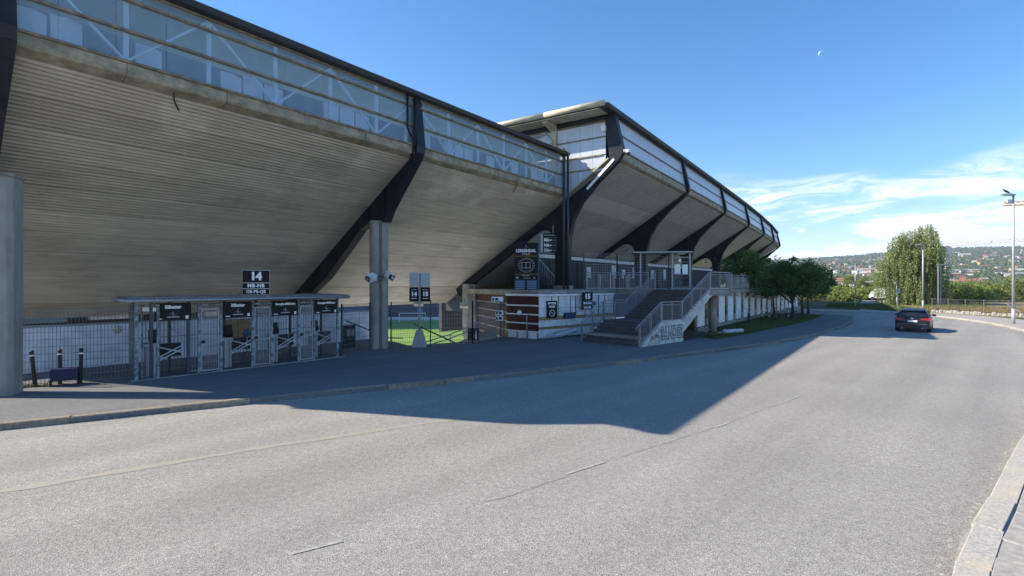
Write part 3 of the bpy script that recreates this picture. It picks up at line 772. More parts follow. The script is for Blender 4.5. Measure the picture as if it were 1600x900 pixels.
FB = [(0.32, 13.10), (-0.16, 11.0), (-0.16, 10.72), (0.10, 10.36), (1.45, 9.2), (2.5, 8.1), (3.05, 7.15), (3.32, 6.1), (3.40, 5.0), (3.40, 3.0), (4.30, 3.0), (4.32, 5.4), (4.42, 6.05), (4.7, 6.45), (5.1, 6.62), (5.6, 6.55), (6.2, 6.2), (8.8, 4.5), (12.4, 2.3),
      (12.6, 2.75), (0.62, slab2(0.62) - 0.06), (1.0, 13.12)]
for i in range(7):
    a = fang(i); q = E[i] - E[0]
    mb = MB(); mb.prism([(t, z) for t, z in FB], -0.13, 0.13)
    fo = mb.build('steel_frame', M_DARK, st2, loc=(q[0], q[1], 0), rotz=math.pi / 2 - a, bevel=0.012)
    mb = MB()
    for p, r_ in zip(FB[0:9], FB[1:10]): mb.bar((0, p[0], p[1]), (0, r_[0], r_[1]), 0.44, 0.05, up=(0, -1, 0.3))
    mb.build('flange', M_DARK, fo)
    mb = MB()
    for p, r_ in zip(FB[10:18], FB[11:19]): mb.bar((0, p[0], p[1]), (0, r_[0], r_[1]), 0.36, 0.05, up=(0, -1, 0.3))
    mb.build('flange', M_DARK, fo)
    MB().cbox(-0.35, 0.35, 3.3, 4.4, 2.75, 3.0, 0.03).build('plinth', M_CONC, fo)
    mb = MB(); mb.tube([(0.5, 5.3, 6.6), (0.5, 5.3, 6.2)], 0.02, 6); mb.lathe([(0.05, 6.2), (0.2, 6.05), (0.2, 5.98), (0.05, 5.98)], 10, (0.5, 5.3))
    if i: mb.build('soffit_lamp', M_GALV, fo)
# end wall of stand two, glazing in the plane of the first frame
a0 = fang(0); RZ0 = math.pi / 2 - a0
ew = bpy.data.objects.new('end_wall', None)
def EW(mb, name, mat, **k): return mb.build(name, mat, st2, loc=(0, 0, 0), rotz=RZ0, **k)
def ewpanel(y0, y1, z0, z1, zlow=None):
    mb = MB(); za = max(z0, slab2(y0) + 0.28); zb_ = max(z0, slab2(y1) + 0.28)
    if za > z1 - 0.02: za = z1 - 0.02
    mb.add([(-0.12, y0, za), (-0.12, y1, zb_), (-0.12, y1, z1), (-0.12, y0, z1), (-0.10, y0, za), (-0.10, y1, zb_), (-0.10, y1, z1), (-0.10, y0, z1)],
           [(0, 1, 2, 3), (7, 6, 5, 4), (0, 4, 5, 1), (1, 5, 6, 2), (2, 6, 7, 3), (3, 7, 4, 0)])
    return EW(mb, 'glazing_panel', M_POLYW)
ys = [0.9, 1.75, 2.6, 3.45, 4.2, 4.6, 5.5, 6.4, 7.3, 8.2]
for y0, y1 in zip(ys[:-1], ys[1:]):
    if abs(y0 - 4.2) < 0.01: continue
    for z0, z1 in ((8.6, 10.0), (10.06, 10.78), (10.84, 11.86), (11.92, 12.75)):
        if slab2(y1) + 0.28 < z1 - 0.03: ewpanel(y0 + 0.01, y1 - 0.01, z0, z1)
for z, y0 in ((10.03, 1.6), (10.81, 1.1), (11.89, 0.95), (12.8, 0.9)):
    EW(MB().box(-0.19, -0.09, y0, 8.3, z - 0.035, z + 0.035), 'glazing_rail', M_RAIL)
EW(MB().box(-0.26, -0.05, 4.22, 4.58, 8.3, 13.0), 'end_post', M_CREAM)
EW(MB().bar((-0.17, 0.7, 10.55), (-0.17, 4.2, slab2(4.2) + 0.22), 0.12, 0.08), 'sill', M_CREAM)
EW(MB().box(-0.35, -0.14, 0.86, 1.1, 12.15, 12.5), 'junction_box', M_WHITE)
# cream roof edge (tube) and soffit on the overhang
EW(MB().tube([(-1.55, 0.35, 13.38), (-1.55, 4.3, 13.38)], 0.17, 12), 'roof_edge_tube', M_CREAM, smooth=True)
EW(MB().tube([(-1.55, 4.33, 13.38), (-1.55, 9.5, 13.38)], 0.17, 12), 'roof_edge_tube', M_CREAM, smooth=True)
for k in range(9):
    EW(MB().box(-1.5, -0.3, 0.7 + k * 0.98, 0.7 + (k + 1) * 0.98 - 0.015, 13.12, 13.16), 'roof_soffit_board', M_CREAM)
EW(MB().prism([(4.2, 13.1), (4.6, 13.1), (4.6, 12.7), (4.2, 12.7)], -1.3, -0.1, lambda x, y, z: (x, y, z + (0.0 if x > -0.5 or z > 13 else 0.32))), 'roof_bracket', M_CREAM)
EW(MB().box(-0.2, 6, 0.9, 9.5, 12.86, 13.1), 'roof_beam', M_DARK)
EW(MB().tube([(-0.3, 7.2, 12.55), (-0.35, 5.6, 12.6), (-0.4, 4.9, 12.7), (-0.45, 4.4, 12.1), (-0.5, 4.2, 11.2), (-0.5, 4.05, 10.9)], 0.05, 8), 'drain_pipe', M_GALV, smooth=True)
# twin blue downpipes at the junction
for dx in (0, 0.26):
    p = W(26.95 + dx * 0.5, -16.25 + dx * 0.8)
    loc = (p.x - 6.4, p.y - 30.1, 0)
    MB().tube([(loc[0], loc[1], 11.4 if dx == 0 else 11.0), (loc[0], loc[1], 2.75)], 0.075, 10).build('downpipe', M_NAVY, st2, smooth=True)
EW(MB().bar((-0.20, 0.35, 10.45), (-0.20, 2.1, 8.85), 0.02, 0.16), 'white_conduit', M_WHITE)
dc = thing('security_camera', 'white dome camera bracketed at the elbow of the farther stand corner frame', 'camera', (6.62, 29.72, 10.72))
MB().box(-0.12, 0.06, 0.0, 0.35, 0.05, 0.2).build('bracket', M_WHITE, dc)
MB().lathe([(0.06, 0.16), (0.13, 0.12), (0.14, -0.02)], 12, (0.12, -0.05)).build('camera_hood', M_WHITE, dc)
MB().lathe([(0.03, -0.16), (0.10, -0.12), (0.125, -0.02)], 12, (0.12, -0.05)).build('lens_dome', M_BLKPL, dc, smooth=True)

# concourse wall on deck below stand two
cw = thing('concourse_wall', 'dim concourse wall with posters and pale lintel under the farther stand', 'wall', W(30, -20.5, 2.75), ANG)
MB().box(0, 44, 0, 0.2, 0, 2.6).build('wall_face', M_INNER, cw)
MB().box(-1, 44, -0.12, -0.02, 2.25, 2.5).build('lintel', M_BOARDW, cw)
for i, x in enumerate((4.0, 7.6, 12.2, 14.4, 16.8, 21.5, 25)):
    w, h = random.uniform(0.6, 1.0), random.uniform(0.8, 1.3)
    MB().box(x, x + w, -0.06, -0.01, 0.9, 0.9 + h).build('poster', M_BOARDW if i % 3 else M_WHITE, cw)
for x in (2, 6, 10.2, 19, 23.5):
    MB().box(x, x + 1.1, -0.05, -0.01, 0.0, 2.05).build('door', M_DARK, cw)
for x in (9.1, 13.6, 18.1):
    MB().box(x, x + 0.5, -0.09, -0.02, 0.3, 1.25).build('red_bin_panel', M_RED, cw)
# inner walls closing the dark spaces under both stands
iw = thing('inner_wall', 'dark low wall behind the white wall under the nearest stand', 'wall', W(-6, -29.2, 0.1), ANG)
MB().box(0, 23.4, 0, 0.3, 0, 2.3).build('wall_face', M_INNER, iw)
for k in range(9): MB().box(1 + k * 2.4, 2.6 + k * 2.4, -0.3, -0.02, 1.25 + 0.05 * (k % 3), 1.5 + 0.05 * (k % 3)).build('pale_ledge', M_BOARDW if k % 2 else M_LININGL, iw)
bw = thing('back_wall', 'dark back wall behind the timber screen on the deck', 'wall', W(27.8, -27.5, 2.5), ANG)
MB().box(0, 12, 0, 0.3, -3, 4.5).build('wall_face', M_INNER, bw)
MB().box(0.2, 0.5, -7.2, 0, -1.4, 0.15).build('return_wall', M_INNER, bw)
ts = thing('timber_screen', 'brown timber slat screen standing on the deck behind the stadium map board', 'screen', W(28.6, -24.8, 2.75), ANG)
MB().box(0, 6, 0.05, 0.1, 0, 0.12).build('bottom_rail', M_BROWN, ts); MB().box(0, 6, 0.05, 0.1, 1.0, 1.1).build('top_rail', M_BROWN, ts)
for k in range(20): MB().box(k * 0.3, k * 0.3 + 0.14, 0, 0.045, 0, 1.15).build('slat', M_WOOD, ts)
us = thing('inner_staircase', 'dim steel staircase climbing to the seats behind the map board', 'stairs', W(31.5, -20.0, 2.75), ANG)
for k in range(12): MB().box(-0.3 * k, -0.3 * k + 0.3, 0, 1.3, k * 0.18 + 0.14, k * 0.18 + 0.18).build('step', M_LININGL, us)
MB().bar((0.3, -0.03, 0.9), (-3.3, -0.03, 3.06), 0.05).build('handrail', M_GALV, us)
MB().bar((0.3, -0.05, 0.0), (-3.3, -0.05, 2.16), 0.05, 0.25).build('stringer', M_DARK, us)
for k in range(12): MB().bar((0.2 - 0.3 * k, -0.03, k * 0.18), (0.2 - 0.3 * k, -0.03, k * 0.18 + 0.92), 0.02).build('baluster', M_GALV, us)

# ------------------------------------------------------------------ DECK and podium
deck_pts = [(-3.2, 36.0), (-0.05, 29.0), (1.42, 27.45), (6.1, 31.9), (7.0, 32.7), (8.62, 31.0), (11.0, 28.42), (12.95, 30.2), (14.75, 35.2), (29.5, 54.9), (38, 67), (30, 73), (-2, 46)]
dk = thing('raised_deck', 'raised concrete deck with thin mossy slab edge running beneath the farther stand', 'deck', (0, 0, 2.45))
from mathutils.geometry import tessellate_polygon
dv = [Vector((x, y, 0)) for x, y in deck_pts]; tris = [tuple(t) for t in tessellate_polygon([dv])]; nd = len(dv)
mb = MB(); mb.add([(v.x, v.y, 0.3) for v in dv] + [(v.x, v.y, 0) for v in dv], tris + [tuple(i + nd for i in reversed(t)) for t in tris] + [(i, (i + 1) % nd, nd + (i + 1) % nd, nd + i) for i in range(nd)])
mb.build('slab', M_CONC, dk)
MB().lathe([(0.23, -2.35), (0.23, 0)], 20, (11.75, 30.0)).build('round_pillar', M_CONC, dk, smooth=True)
MB().box(11.0, 12.9, 29.0, 30.6, -0.05, -0.003).build('pillar_head', M_CONC, dk)

pw = thing('podium_wall', 'white panelled ground floor wall with narrow dark windows under the deck, behind the trees', 'wall', (11.4, 31.55, 0.12), ANG)
MB().box(0, 42, 0.16, 0.4, 0, 2.33).build('wall_core', M_BROWN, pw)
MB().box(-0.1, 42, -0.08, 0.15, -0.1, 0.28).build('plinth', M_CONC, pw)
x = 0.15; k = 0
while x < 41:
    MB().box(x, x + 1.5, 0.02, 0.16, 0.30, 2.3).build('wall_panel', M_WHITE, pw)
    wf = MB().box(x + 1.62, x + 2.28, 0.06, 0.155, 0.72, 1.72).build('window', M_BROWN, pw)
    MB().box(x + 1.70, x + 2.20, 0.045, 0.058, 0.80, 1.64).build('pane', M_WINDOW, wf)
    x += 2.42; k += 1

# railings
def railing(parent, pts, h=1.0, post_step=1.3, bar_step=0.115, lean=0.0, double=True, infill=True):
    pts = [Vector(p) for p in pts]
    top = [p + Vector((0, 0, h)) for p in pts]
    MB().tube(top, 0.028, 8).build('handrail', M_GALV, parent, smooth=True)
    if double: MB().tube([p - Vector((0, 0, 0.13)) for p in top], 0.02, 6).build('middle_rail', M_GALV, parent, smooth=True)
    mb = MB()
    for a, b in zip(pts[:-1], pts[1:]): mb.bar(a + Vector((0, 0, 0.08)), b + Vector((0, 0, 0.08)), 0.03, 0.05)
    mb.build('bottom_rail', M_GALV, parent)
    for a, b in zip(pts[:-1], pts[1:]):
        L = (b - a).length; n = max(1, round(L / post_step)); d = (b - a).normalized()
        for i in range(n + 1):
            p = a + (b - a) * min(max(i / n, 0.01), 0.99)
            MB().bar(p - Vector((0, 0, 0.05)), p + Vector((0, 0, h - 0.02)), 0.035, 0.09).build('post', M_GALV, parent)
        if infill:
            n = int(L / bar_step); mb = MB()
            for i in range(1, n): p = a + (b - a) * i / n; mb.bar(p + Vector((0, 0, 0.08)), p + Vector((0, 0, h - 0.13)), 0.012)
            tag(mb.build('baluster_infill', M_GALV, parent), kind='stuff')

# ------------------------------------------------------------------ front staircase
AD = Vector((0.735, 0.678, 0)); AD.normalize(); SA = math.atan2(AD.y, AD.x)
# local: x = up the stair, y = to the left (towards the wall)
ss = thing('front_staircase', 'wide dark staircase with landing and steel railings rising from pavement to deck', 'stairs', (6.07, 23.9, 0.0), SA)
WD = 3.5
def step(x0, x1, z, zprev):
    o = MB().box(x0, x1, 0.12, WD, z - 0.2, z).build('step', M_STEP, ss)
    MB().box(x0 - 0.012, x0 + 0.05, 0.12, WD, z + 0.001, z + 0.009).build('nosing', M_NOSE, o)
r1 = 1.05 / 7
for k in range(7): step(0.28 * k, 0.28 * (k + 1) + 0.02 if k < 6 else 3.78, 0.12 + r1 * (k + 1), 0)
zl = 0.12 + 1.05; r2 = (2.75 - zl) / 11
for k in range(11): step(3.78 + 0.275 * k, 3.78 + 0.275 * (k + 1) + 0.02, zl + r2 * (k + 1), 0)
# graffiti plinth wall
gw = MB(); gw.prism([(0.0, 0.0), (0.0, 0.16), (1.75, 1.22), (3.78, 1.22), (3.78, 0.0)], 0, 0.12, lambda a, b, c: (b, a, c))
gw.build('plinth_wall', M_PLINTH, ss)
t1 = txt('SANDER', 0.86, M_GRAFF, ss, (2.70, -0.006, 0.62), 'graffiti', offset=0.055, squeeze=0.56, space=1.22, depth=0.004)
t2 = txt('SANDER', 0.86, M_PLINTH, ss, (2.70, -0.012, 0.62), 'graffiti_fill', offset=0.004, squeeze=0.56, space=1.22, depth=0.004)
for t_ in (t1, t2): t_.scale = (1, 1, 1.0)
mb = MB(); random.seed(11)
for k in range(10):
    cx, cz = random.uniform(0.7, 1.7), random.uniform(0.2, 0.75); pts = []
    for j in range(7): pts.append((cx + 0.14 * math.cos(j * 1.1 + k), -0.008, max(0.1, min(cz, cx * 0.55)) + 0.12 * math.sin(j * 1.4)))
    mb.tube(pts, 0.007, 4)
mb.build('graffiti_scrawl', M_GRAFF, ss)
# saw-toothed white stringer on the right of the upper flight
pr = [(3.78, 0.95)]
for k in range(11):
    pr += [(3.78 + 0.275 * k, zl + r2 * (k) - 0.03 if k else zl - 0.03), (3.78 + 0.275 * k, zl + r2 * (k + 1) - 0.03)]
pr += [(6.9, 2.72), (9.3, 2.72), (9.3, 2.47), (7.1, 2.46), (6.8, 2.36), (4.1, 0.75), (3.78, 0.6)]
mb = MB(); n = len(pr)
mb.add([(a, 0.0, b) for a, b in pr] + [(a, 0.16, b) for a, b in pr], [tuple(range(n)), tuple(range(2 * n - 1, n - 1, -1))] + [((m + 1) % n, m, n + m, n + (m + 1) % n) for m in range(n)])
mb.build('stringer', M_PLINTH, ss)
mb = MB(); mb.add([(a, WD + 0.02, b) for a, b in pr] + [(a, WD + 0.12, b) for a, b in pr], [tuple(range(n)), tuple(range(2 * n - 1, n - 1, -1))] + [((m + 1) % n, m, n + m, n + (m + 1) % n) for m in range(n)])
mb.build('stringer', M_CONC, ss)
MB().box(0.3, 3.7, 0.13, WD, 0.0, 0.55).build('solid_base', M_CONC, ss)
rr = thing('stair_railing', 'galvanised railing on the right edge of the staircase, above the graffiti wall', 'railing', (6.07, 23.9, 0.0), SA)
railing(rr, [(-0.15, 0.06, 0.15), (1.75, 0.06, zl), (3.75, 0.06, zl), (6.8, 0.06, 2.75), (9.25, 0.06, 2.75)], 1.0)
MB().tube([(-0.15, 0.06, 1.15), (-0.42, 0.06, 1.02), (-0.45, 0.06, 0.88), (-0.1, 0.06, 0.98)], 0.028, 8).build('rail_end', M_GALV, rr, smooth=True)
rl = thing('stair_railing', 'galvanised railing on the left edge of the staircase, beside the white boarded wall', 'railing', (6.07, 23.9, 0.0), SA)
railing(rl, [(-0.15, WD + 0.02, 0.15), (1.75, WD + 0.02, zl), (3.75, WD + 0.02, zl), (6.8, WD + 0.02, 2.75)], 1.0)
MB().tube([(-0.15, WD + 0.02, 0.95), (-0.9, WD + 0.3, 0.75), (-1.5, WD + 0.8, 0.55)], 0.03, 8).build('lower_handrail', M_GALV, rl, smooth=True)
MB().tube([(-0.15, WD + 0.3, 0.6), (-1.0, WD + 0.6, 0.42), (-1.9, WD + 1.2, 0.3)], 0.05, 8).build('lower_guard_pipe', M_GALV, rl, smooth=True)
dr = thing('deck_railing', 'galvanised railing along the deck edge above the white podium wall', 'railing', (0, 0, 2.75))
railing(dr, [(13.0, 30.35, 0), (14.7, 35.2, 0), (20.6, 43.1, 0), (29.3, 54.8, 0)], 1.0, 1.6)
dr2 = thing('deck_railing', 'short galvanised railing on the deck left of the staircase top, behind the number 15 sign', 'railing', (0, 0, 2.75))
railing(dr2, [(4.5, 31.0, 0), (6.2, 32.3, 0), (8.4, 31.5, 0)], 1.05, 1.2)
wst = thing('ticket_barrier', 'row of steel queue barriers on the deck behind the short railing', 'barrier', (0, 0, 2.75))
for k in range(4):
    x = 5.2 + k * 0.95
    MB().box(x, x + 0.12, 36.0, 36.9, 0, 1.0).build('barrier_body', M_GALV, wst)
    for q in range(3):
        MB().bar((x + 0.12, 36.1, 0.85), (x + 0.5 * math.cos(q * 2.1 - 0.4) * 0.7 + 0.15, 36.1, 0.75 + 0.35 * math.sin(q * 2.1)), 0.035).build('barrier_arm', M_GALV, wst)

# ------------------------------------------------------------------ wire mesh fences
def mesh_panel(parent, a, b, z0, z1, post=True, vs=0.085, hs=0.2, mat=None):
    a, b = Vector((*a, 0)), Vector((*b, 0)); L = (b - a).length
    mb = MB(); n = int(L / vs)
    for i in range(n + 1): p = a + (b - a) * i / n; mb.bar((p.x, p.y, z0), (p.x, p.y, z1), 0.009)
    m = int((z1 - z0) / hs)
    for i in range(m + 1):
        z = z0 + (z1 - z0) * i / m; mb.bar((a.x, a.y, z), (b.x, b.y, z), 0.013)
    tag(mb.build('wire_mesh', mat or M_WIRE, parent), kind='stuff')
    if post:
        for p in (a, b): MB().bar((p.x, p.y, z0 - 0.1), (p.x, p.y, z1 + 0.04), 0.06).build('post', M_NAVY, parent)
f1 = thing('mesh_fence', 'welded wire mesh fence between the left concrete column and the ticket gates', 'fence')
mesh_panel(f1, (-14.3, 14.55), (-11.75, 16.0), 0.15, 2.26)
f2 = thing('mesh_fence', 'welded wire mesh fence between the ticket gates and the middle concrete column', 'fence')
mesh_panel(f2, (-6.95, 20.9), (-6.35, 22.9), 0.15, 2.2)
f3 = thing('mesh_fence', 'welded wire mesh fence across the opening to the pitch, right of the middle column', 'fence')
mesh_panel(f3, (-5.55, 23.5), (-1.95, 25.3), 0.15, 2.2); mesh_panel(f3, (-1.95, 25.3), (-0.45, 28.4), 0.15, 2.2)
f4 = thing('mesh_fence', 'tall wire mesh fence standing on the deck between frame and gate roof', 'fence', (0, 0, 2.75))
mesh_panel(f4, (4.6, 32.8), (6.85, 33.4), 0.05, 2.3, vs=0.16, hs=0.17, mat=M_GALV); mesh_panel(f4, (6.85, 33.4), (8.1, 33.7), 0.05, 2.3, vs=0.16, hs=0.17, mat=M_GALV); mesh_panel(f4, (8.1, 33.7), (10.2, 33.3), 0.05, 2.3, vs=0.16, hs=0.17, mat=M_GALV)
gh = thing('deck_gate', 'steel framed gate with white notices under a thin flat roof atop the stairs', 'gate', (0, 0, 2.75))
MB().poly([(7.7, 32.6), (11.3, 32.0), (11.8, 33.6), (8.0, 34.6)], 2.32, 2.40).build('gate_roof', M_GALV, gh)
for (x, y) in ((8.1, 33.75), (8.25, 32.9), (10.25, 32.75), (11.3, 32.55)): MB().box(x - 0.05, x + 0.05, y - 0.05, y + 0.05, 0, 2.32).build('post', M_GALV, gh)
for z in (0.08, 0.95, 2.05): MB().bar((10.25, 32.72, z), (11.3, 32.52, z), 0.05).build('gate_rail', M_GALV, gh)
mesh_panel(gh, (10.27, 32.75), (11.28, 32.55), 0.08, 2.05, False, 0.1, 0.3, M_GALV)
MB().box(10.35, 10.72, 32.58, 32.62, 1.0, 1.6).build('notice', M_TEXT, gh, rotz=0)
MB().box(10.82, 11.15, 32.48, 32.52, 0.98, 1.58).build('notice', M_TEXT, gh)
MB().box(10.6, 10.75, 32.55, 32.58, 1.75, 1.95).build('notice', M_TEXT, gh)
tl_ = MB().box(10.5, 11.0, 32.6, 32.9, 2.22, 2.3).build('roof_light', M_CREAM, gh)

# ------------------------------------------------------------------ red box wall and white boarded wall
rw = thing('boarded_wall', 'dark red boarded wall with white horizontal battens at the deck corner', 'wall', (1.42, 27.1, 0.12), math.atan2(-0.666, 0.746) )
# local -x goes to the left end
for z0, z1 in ((0.44, 0.80), (0.88, 1.28), (1.36, 1.76), (1.84, 2.30)): MB().box(-2.29, -0.02, 0, 0.06, z0, z1).build('red_board', M_RED, rw)
for z in (0.40, 0.84, 1.32, 1.80): MB().box(-2.3, 0, -0.035, 0.05, z - 0.035, z + 0.035).build('batten', M_WHITE, rw)
MB().box(-2.34, 0.03, -0.07, 0.12, 2.31, 2.42).build('coping', M_WHITE, rw)
for k in range(3): MB().box(-2.2 + k * 0.72, -1.56 + k * 0.72, 0.0, 0.05, 0.02, 0.36).build('base_board', M_BOARDW, rw)
for k in range(4): MB().box(-2.27 + k * 0.72, -2.21 + k * 0.72, -0.02, 0.05, 0.0, 0.37).build('timber_stud', M_WOOD, rw)
MB().box(-2.28, -0.02, 0.065, 0.12, 0, 2.3).build('backing', M_INNER, rw)
MB().tube([(-0.62, -0.25, 0.0), (-0.62, -0.25, 1.3), (-0.62, -0.05, 1.3)], 0.03, 8).build('vent_pipe', M_GALV, rw, smooth=True)
mb = MB(); mb.lathe([(0.0, 0), (0.14, 0.02), (0.12, 0.1), (0.02, 0.12)], 14); o = mb.build('round_lamp', M_TEXT, rw, loc=(-1.28, -0.05, 1.40)); o.rotation_euler = (R(90), 0, 0)
ww = thing('boarded_wall', 'white plywood wall with raw timber battens beside the staircase', 'wall', (1.42, 27.1, 0.12), math.atan2(0.68, 0.73))
LW = 6.6
cols = [0.0, 1.0, 1.52, 2.55, 3.0, 3.85, 4.4, 5.1, 5.7, 6.6]
for a, b in zip(cols[:-1], cols[1:]):
    for z0, z1 in ((0.08, 0.52), (0.66, 1.02), (1.16, 1.62), (1.64, 2.28)):
        MB().box(a + 0.012, b - 0.012, 0, 0.04, z0, z1).build('plywood_board', M_BOARDW, ww)
for z in (0.59, 1.09): MB().box(0, LW, -0.03, 0.035, z - 0.07, z + 0.06).build('timber_rail', M_WOOD, ww)
for i, a in enumerate(cols[1:-1]): MB().box(a - 0.03, a + 0.03, -0.022, -0.002, 1.20, 2.29).build('timber_stud', (M_WOOD, M_NAVY)[i % 3 == 0], ww)
MB().box(0, LW, -0.02, 0.038, 1.55 - 0.42, 1.19 + 0.01).build('timber_rail', M_WOOD, ww)
MB().box(-0.04, LW, -0.08, 0.14, 2.30, 2.40).build('coping', M_WHITE, ww)
MB().box(0, LW, 0.045, 0.1, 0, 2.3).build('backing', M_INNER, ww)
MB().box(1.95, 2.85, -0.10, -0.04, 1.02, 1.36).build('notice_box', M_BLACK, ww)
for k in range(3): MB().box(2.0 + k * 0.28, 2.23 + k * 0.28, -0.115, -0.102, 1.06, 1.32).build('notice_sheet', M_LININGD, ww)
o = MB().lathe([(0.0, 0), (0.13, 0.02), (0.13, 0.1), (0.02, 0.12)], 14).build('round_lamp', M_GALV, ww, loc=(4.65, -0.04, 1.85)); o.rotation_euler = (R(90), 0, 0)
# second red wall further back under the deck
rb = thing('boarded_wall', 'dark red boarded wall with white battens set back under the deck, left of the corner box', 'wall', (-2.5, 36.0, -0.6), math.atan2(-6.9, 2.35))
for k in range(6): MB().box(0.2, 7.0, 0, 0.06, 0.1 + k * 0.5, 0.52 + k * 0.5).build('red_board', M_RED, rb)
for k in range(1, 6): MB().box(0.2, 7.0, -0.04, 0.05, 0.025 + k * 0.5, 0.085 + k * 0.5).build('batten', M_GALV, rb)
es = thing('entrance_sign', 'small white arrow signs on a dark post in front of the set-back red wall', 'sign', (-0.62, 28.0, 0.12))
MB().box(-0.04, 0.04, 0, 0.07, 0, 2.3).build('post', M_NAVY, es)
for z, w in ((2.0, 0.5), (1.25, 0.3), (0.95, 0.3)):
    MB().box(-w, 0.14, -0.05, -0.01, z, z + 0.26).build('sign_plate', M_TEXT, es)
    MB().box(-w + 0.04, -w + 0.14, -0.056, -0.051, z + 0.06, z + 0.2).build('pictogram', M_BLACK, es)
    MB().box(-w + 0.2, -w + 0.36, -0.056, -0.051, z + 0.06, z + 0.2).build('pictogram', M_BLACK, es)

# ------------------------------------------------------------------ signs
def arrow_left(parent, x, z, s, mat=None):
    mb = MB(); mb.box(x - s * 0.3, x + s * 0.5, -0.036, -0.031, z - s * 0.09, z + s * 0.09)
    mb.add([(x - s * 0.5, -0.036, z), (x, -0.036, z + s * 0.34), (x, -0.036, z - s * 0.34)], [(0, 1, 2)])
    mb.build('arrow', mat or M_TEXT, parent)
faceang = 0.0
# 14 sign over the shelter
g14 = thing('gate_sign', 'black sign reading 14 MB-NB OB-PB-QB above the ticket gate roof', 'sign', (-8.95, 17.9, 2.52), R(22))
g14.scale = (0.9, 0.9, 0.93)
MB().box(-0.47, 0.47, 0, 0.03, 0.62, 1.08).build('sign_board', M_BLACK, g14); MB().box(-0.47, 0.47, 0, 0.03, 0.40, 0.605).build('sign_board', M_BLACK, g14); MB().box(-0.47, 0.47, 0, 0.03, 0.17, 0.385).build('sign_board', M_BLACK, g14)
MB().box(-0.475, 0.475, 0.002, 0.025, 0.16, 1.09).build('backing', M_TEXT, g14)
txt('14', 0.40, M_TEXT, g14, (0, -0.004, 0.85), offset=0.022); txt('MB-NB', 0.19, M_TEXT, g14, (0, -0.004, 0.505), offset=0.006, space=1.08); txt('OB-PB-QB', 0.165, M_TEXT, g14, (0, -0.004, 0.28), offset=0.004, squeeze=0.86, space=1.08)
for x in (-0.45, 0.42):
    MB().bar((x, 0.05, 0), (x, 0.05, 1.05), 0.04).build('post', M_GALV, g14); MB().bar((x - 0.22, 0.4, 0.02), (x, 0.06, 0.5), 0.03).build('brace', M_GALV, g14)
# 14/15 direction sign on pole
p14 = thing('direction_sign', 'pole sign with black plates 14 and 15 under two blank grey plates', 'sign', (-4.36, 24.1, 0.12), R(8))
mb = MB(); mb.add([(-0.36, -0.3, 0), (0.36, -0.3, 0), (0.36, 0.3, 0), (-0.36, 0.3, 0), (-0.15, -0.14, 0.78), (0.15, -0.14, 0.78), (0.15, 0.14, 0.78), (-0.15, 0.14, 0.78)], [(0, 1, 5, 4), (1, 2, 6, 5), (2, 3, 7, 6), (3, 0, 4, 7), (4, 5, 6, 7)])
mb.build('concrete_foot', M_SLAB, p14, bevel=0.03)
MB().tube([(0, 0, 0.7), (0.03, 0, 3.45)], 0.045, 10).build('pole', M_LAMPG, p14, smooth=True)
MB().bar((0.52, 0, 0.0), (0.52, 0, 2.2), 0.06).build('post', M_NAVY, p14)
for x0, x1, s_ in ((-0.46, -0.03, '14'), (0.06, 0.50, '15')):
    MB().box(x0, x1, -0.09, -0.07, 2.12, 2.80).build('sign_plate', M_BLACK, p14)
    cx = (x0 + x1) / 2
    txt(s_, 0.27, M_TEXT, p14, (cx, -0.094, 2.47), offset=0.014); MB().box(cx - 0.12, cx + 0.12, -0.095, -0.09, 2.26, 2.285).build('underline', M_TEXT, p14)
    MB().box(cx - 0.12, cx + 0.12, -0.095, -0.09, 2.66, 2.69).build('small_caption', M_TEXTG, p14)
    MB().box(x0 + 0.01, x1, -0.09, -0.07, 2.82, 3.48).build('blank_plate', M_PLATE, p14)
# map board
mpb = thing('stadium_map_board', 'tall black board reading LERKENDAL STADION with a stadium plan, on the deck corner', 'sign', (0.82, 29.3, 2.6), R(-4))
MB().box(-0.69, 0.66, 0, 0.10, 0.12, 2.85).build('board', M_BLACK, mpb)
MB().box(0.66, 0.74, 0.0, 0.35, 0.12, 2.85).build('board_side', M_LININGD, mpb)
txt('LERKENDAL', 0.235, M_TEXT, mpb, (-0.02, -0.004, 2.38), squeeze=0.9, offset=0.009); txt('STADION', 0.11, M_TEXT, mpb, (-0.02, -0.004, 2.19))
mb = MB(); mb.bar((0, -0.006, 2.6), (-0.02, -0.006, 2.75), 0.02, 0.006); mb.bar((-0.06, -0.006, 2.62), (0.06, -0.006, 2.62), 0.02, 0.006); mb.bar((-0.12, -0.006, 2.56), (0.12, -0.006, 2.56), 0.02, 0.006); mb.build('emblem', M_TEXTG, mpb)
for z in (2.08, 1.04): MB().box(-0.69, 0.66, -0.008, -0.001, z - 0.012, z + 0.012).build('gold_line', M_GOLD, mpb)
mb = MB()
for k in range(26):
    a = 2 * math.pi * k / 26
    for rr_, q in ((0.48, 0.035), (0.40, 0.025)):
        x, z = rr_ * math.cos(a) * 0.95, 1.56 + rr_ * 0.86 * math.sin(a); mb.box(x - q, x + q, -0.006, -0.001, z - 0.014, z + 0.014)
tag(mb.build('plan_seats', M_TEXTG, mpb), kind='stuff')
mb = MB()
for a, b in (((-0.26, 1.40), (0.22, 1.40)), ((-0.26, 1.72), (0.22, 1.72)), ((-0.26, 1.40), (-0.26, 1.72)), ((0.22, 1.40), (0.22, 1.72)), ((-0.02, 1.40), (-0.02, 1.72))): mb.bar((a[0], -0.006, a[1]), (b[0], -0.006, b[1]), 0.014, 0.006, up=(0, 1, 0))
mb.build('plan_pitch', M_TEXT, mpb)
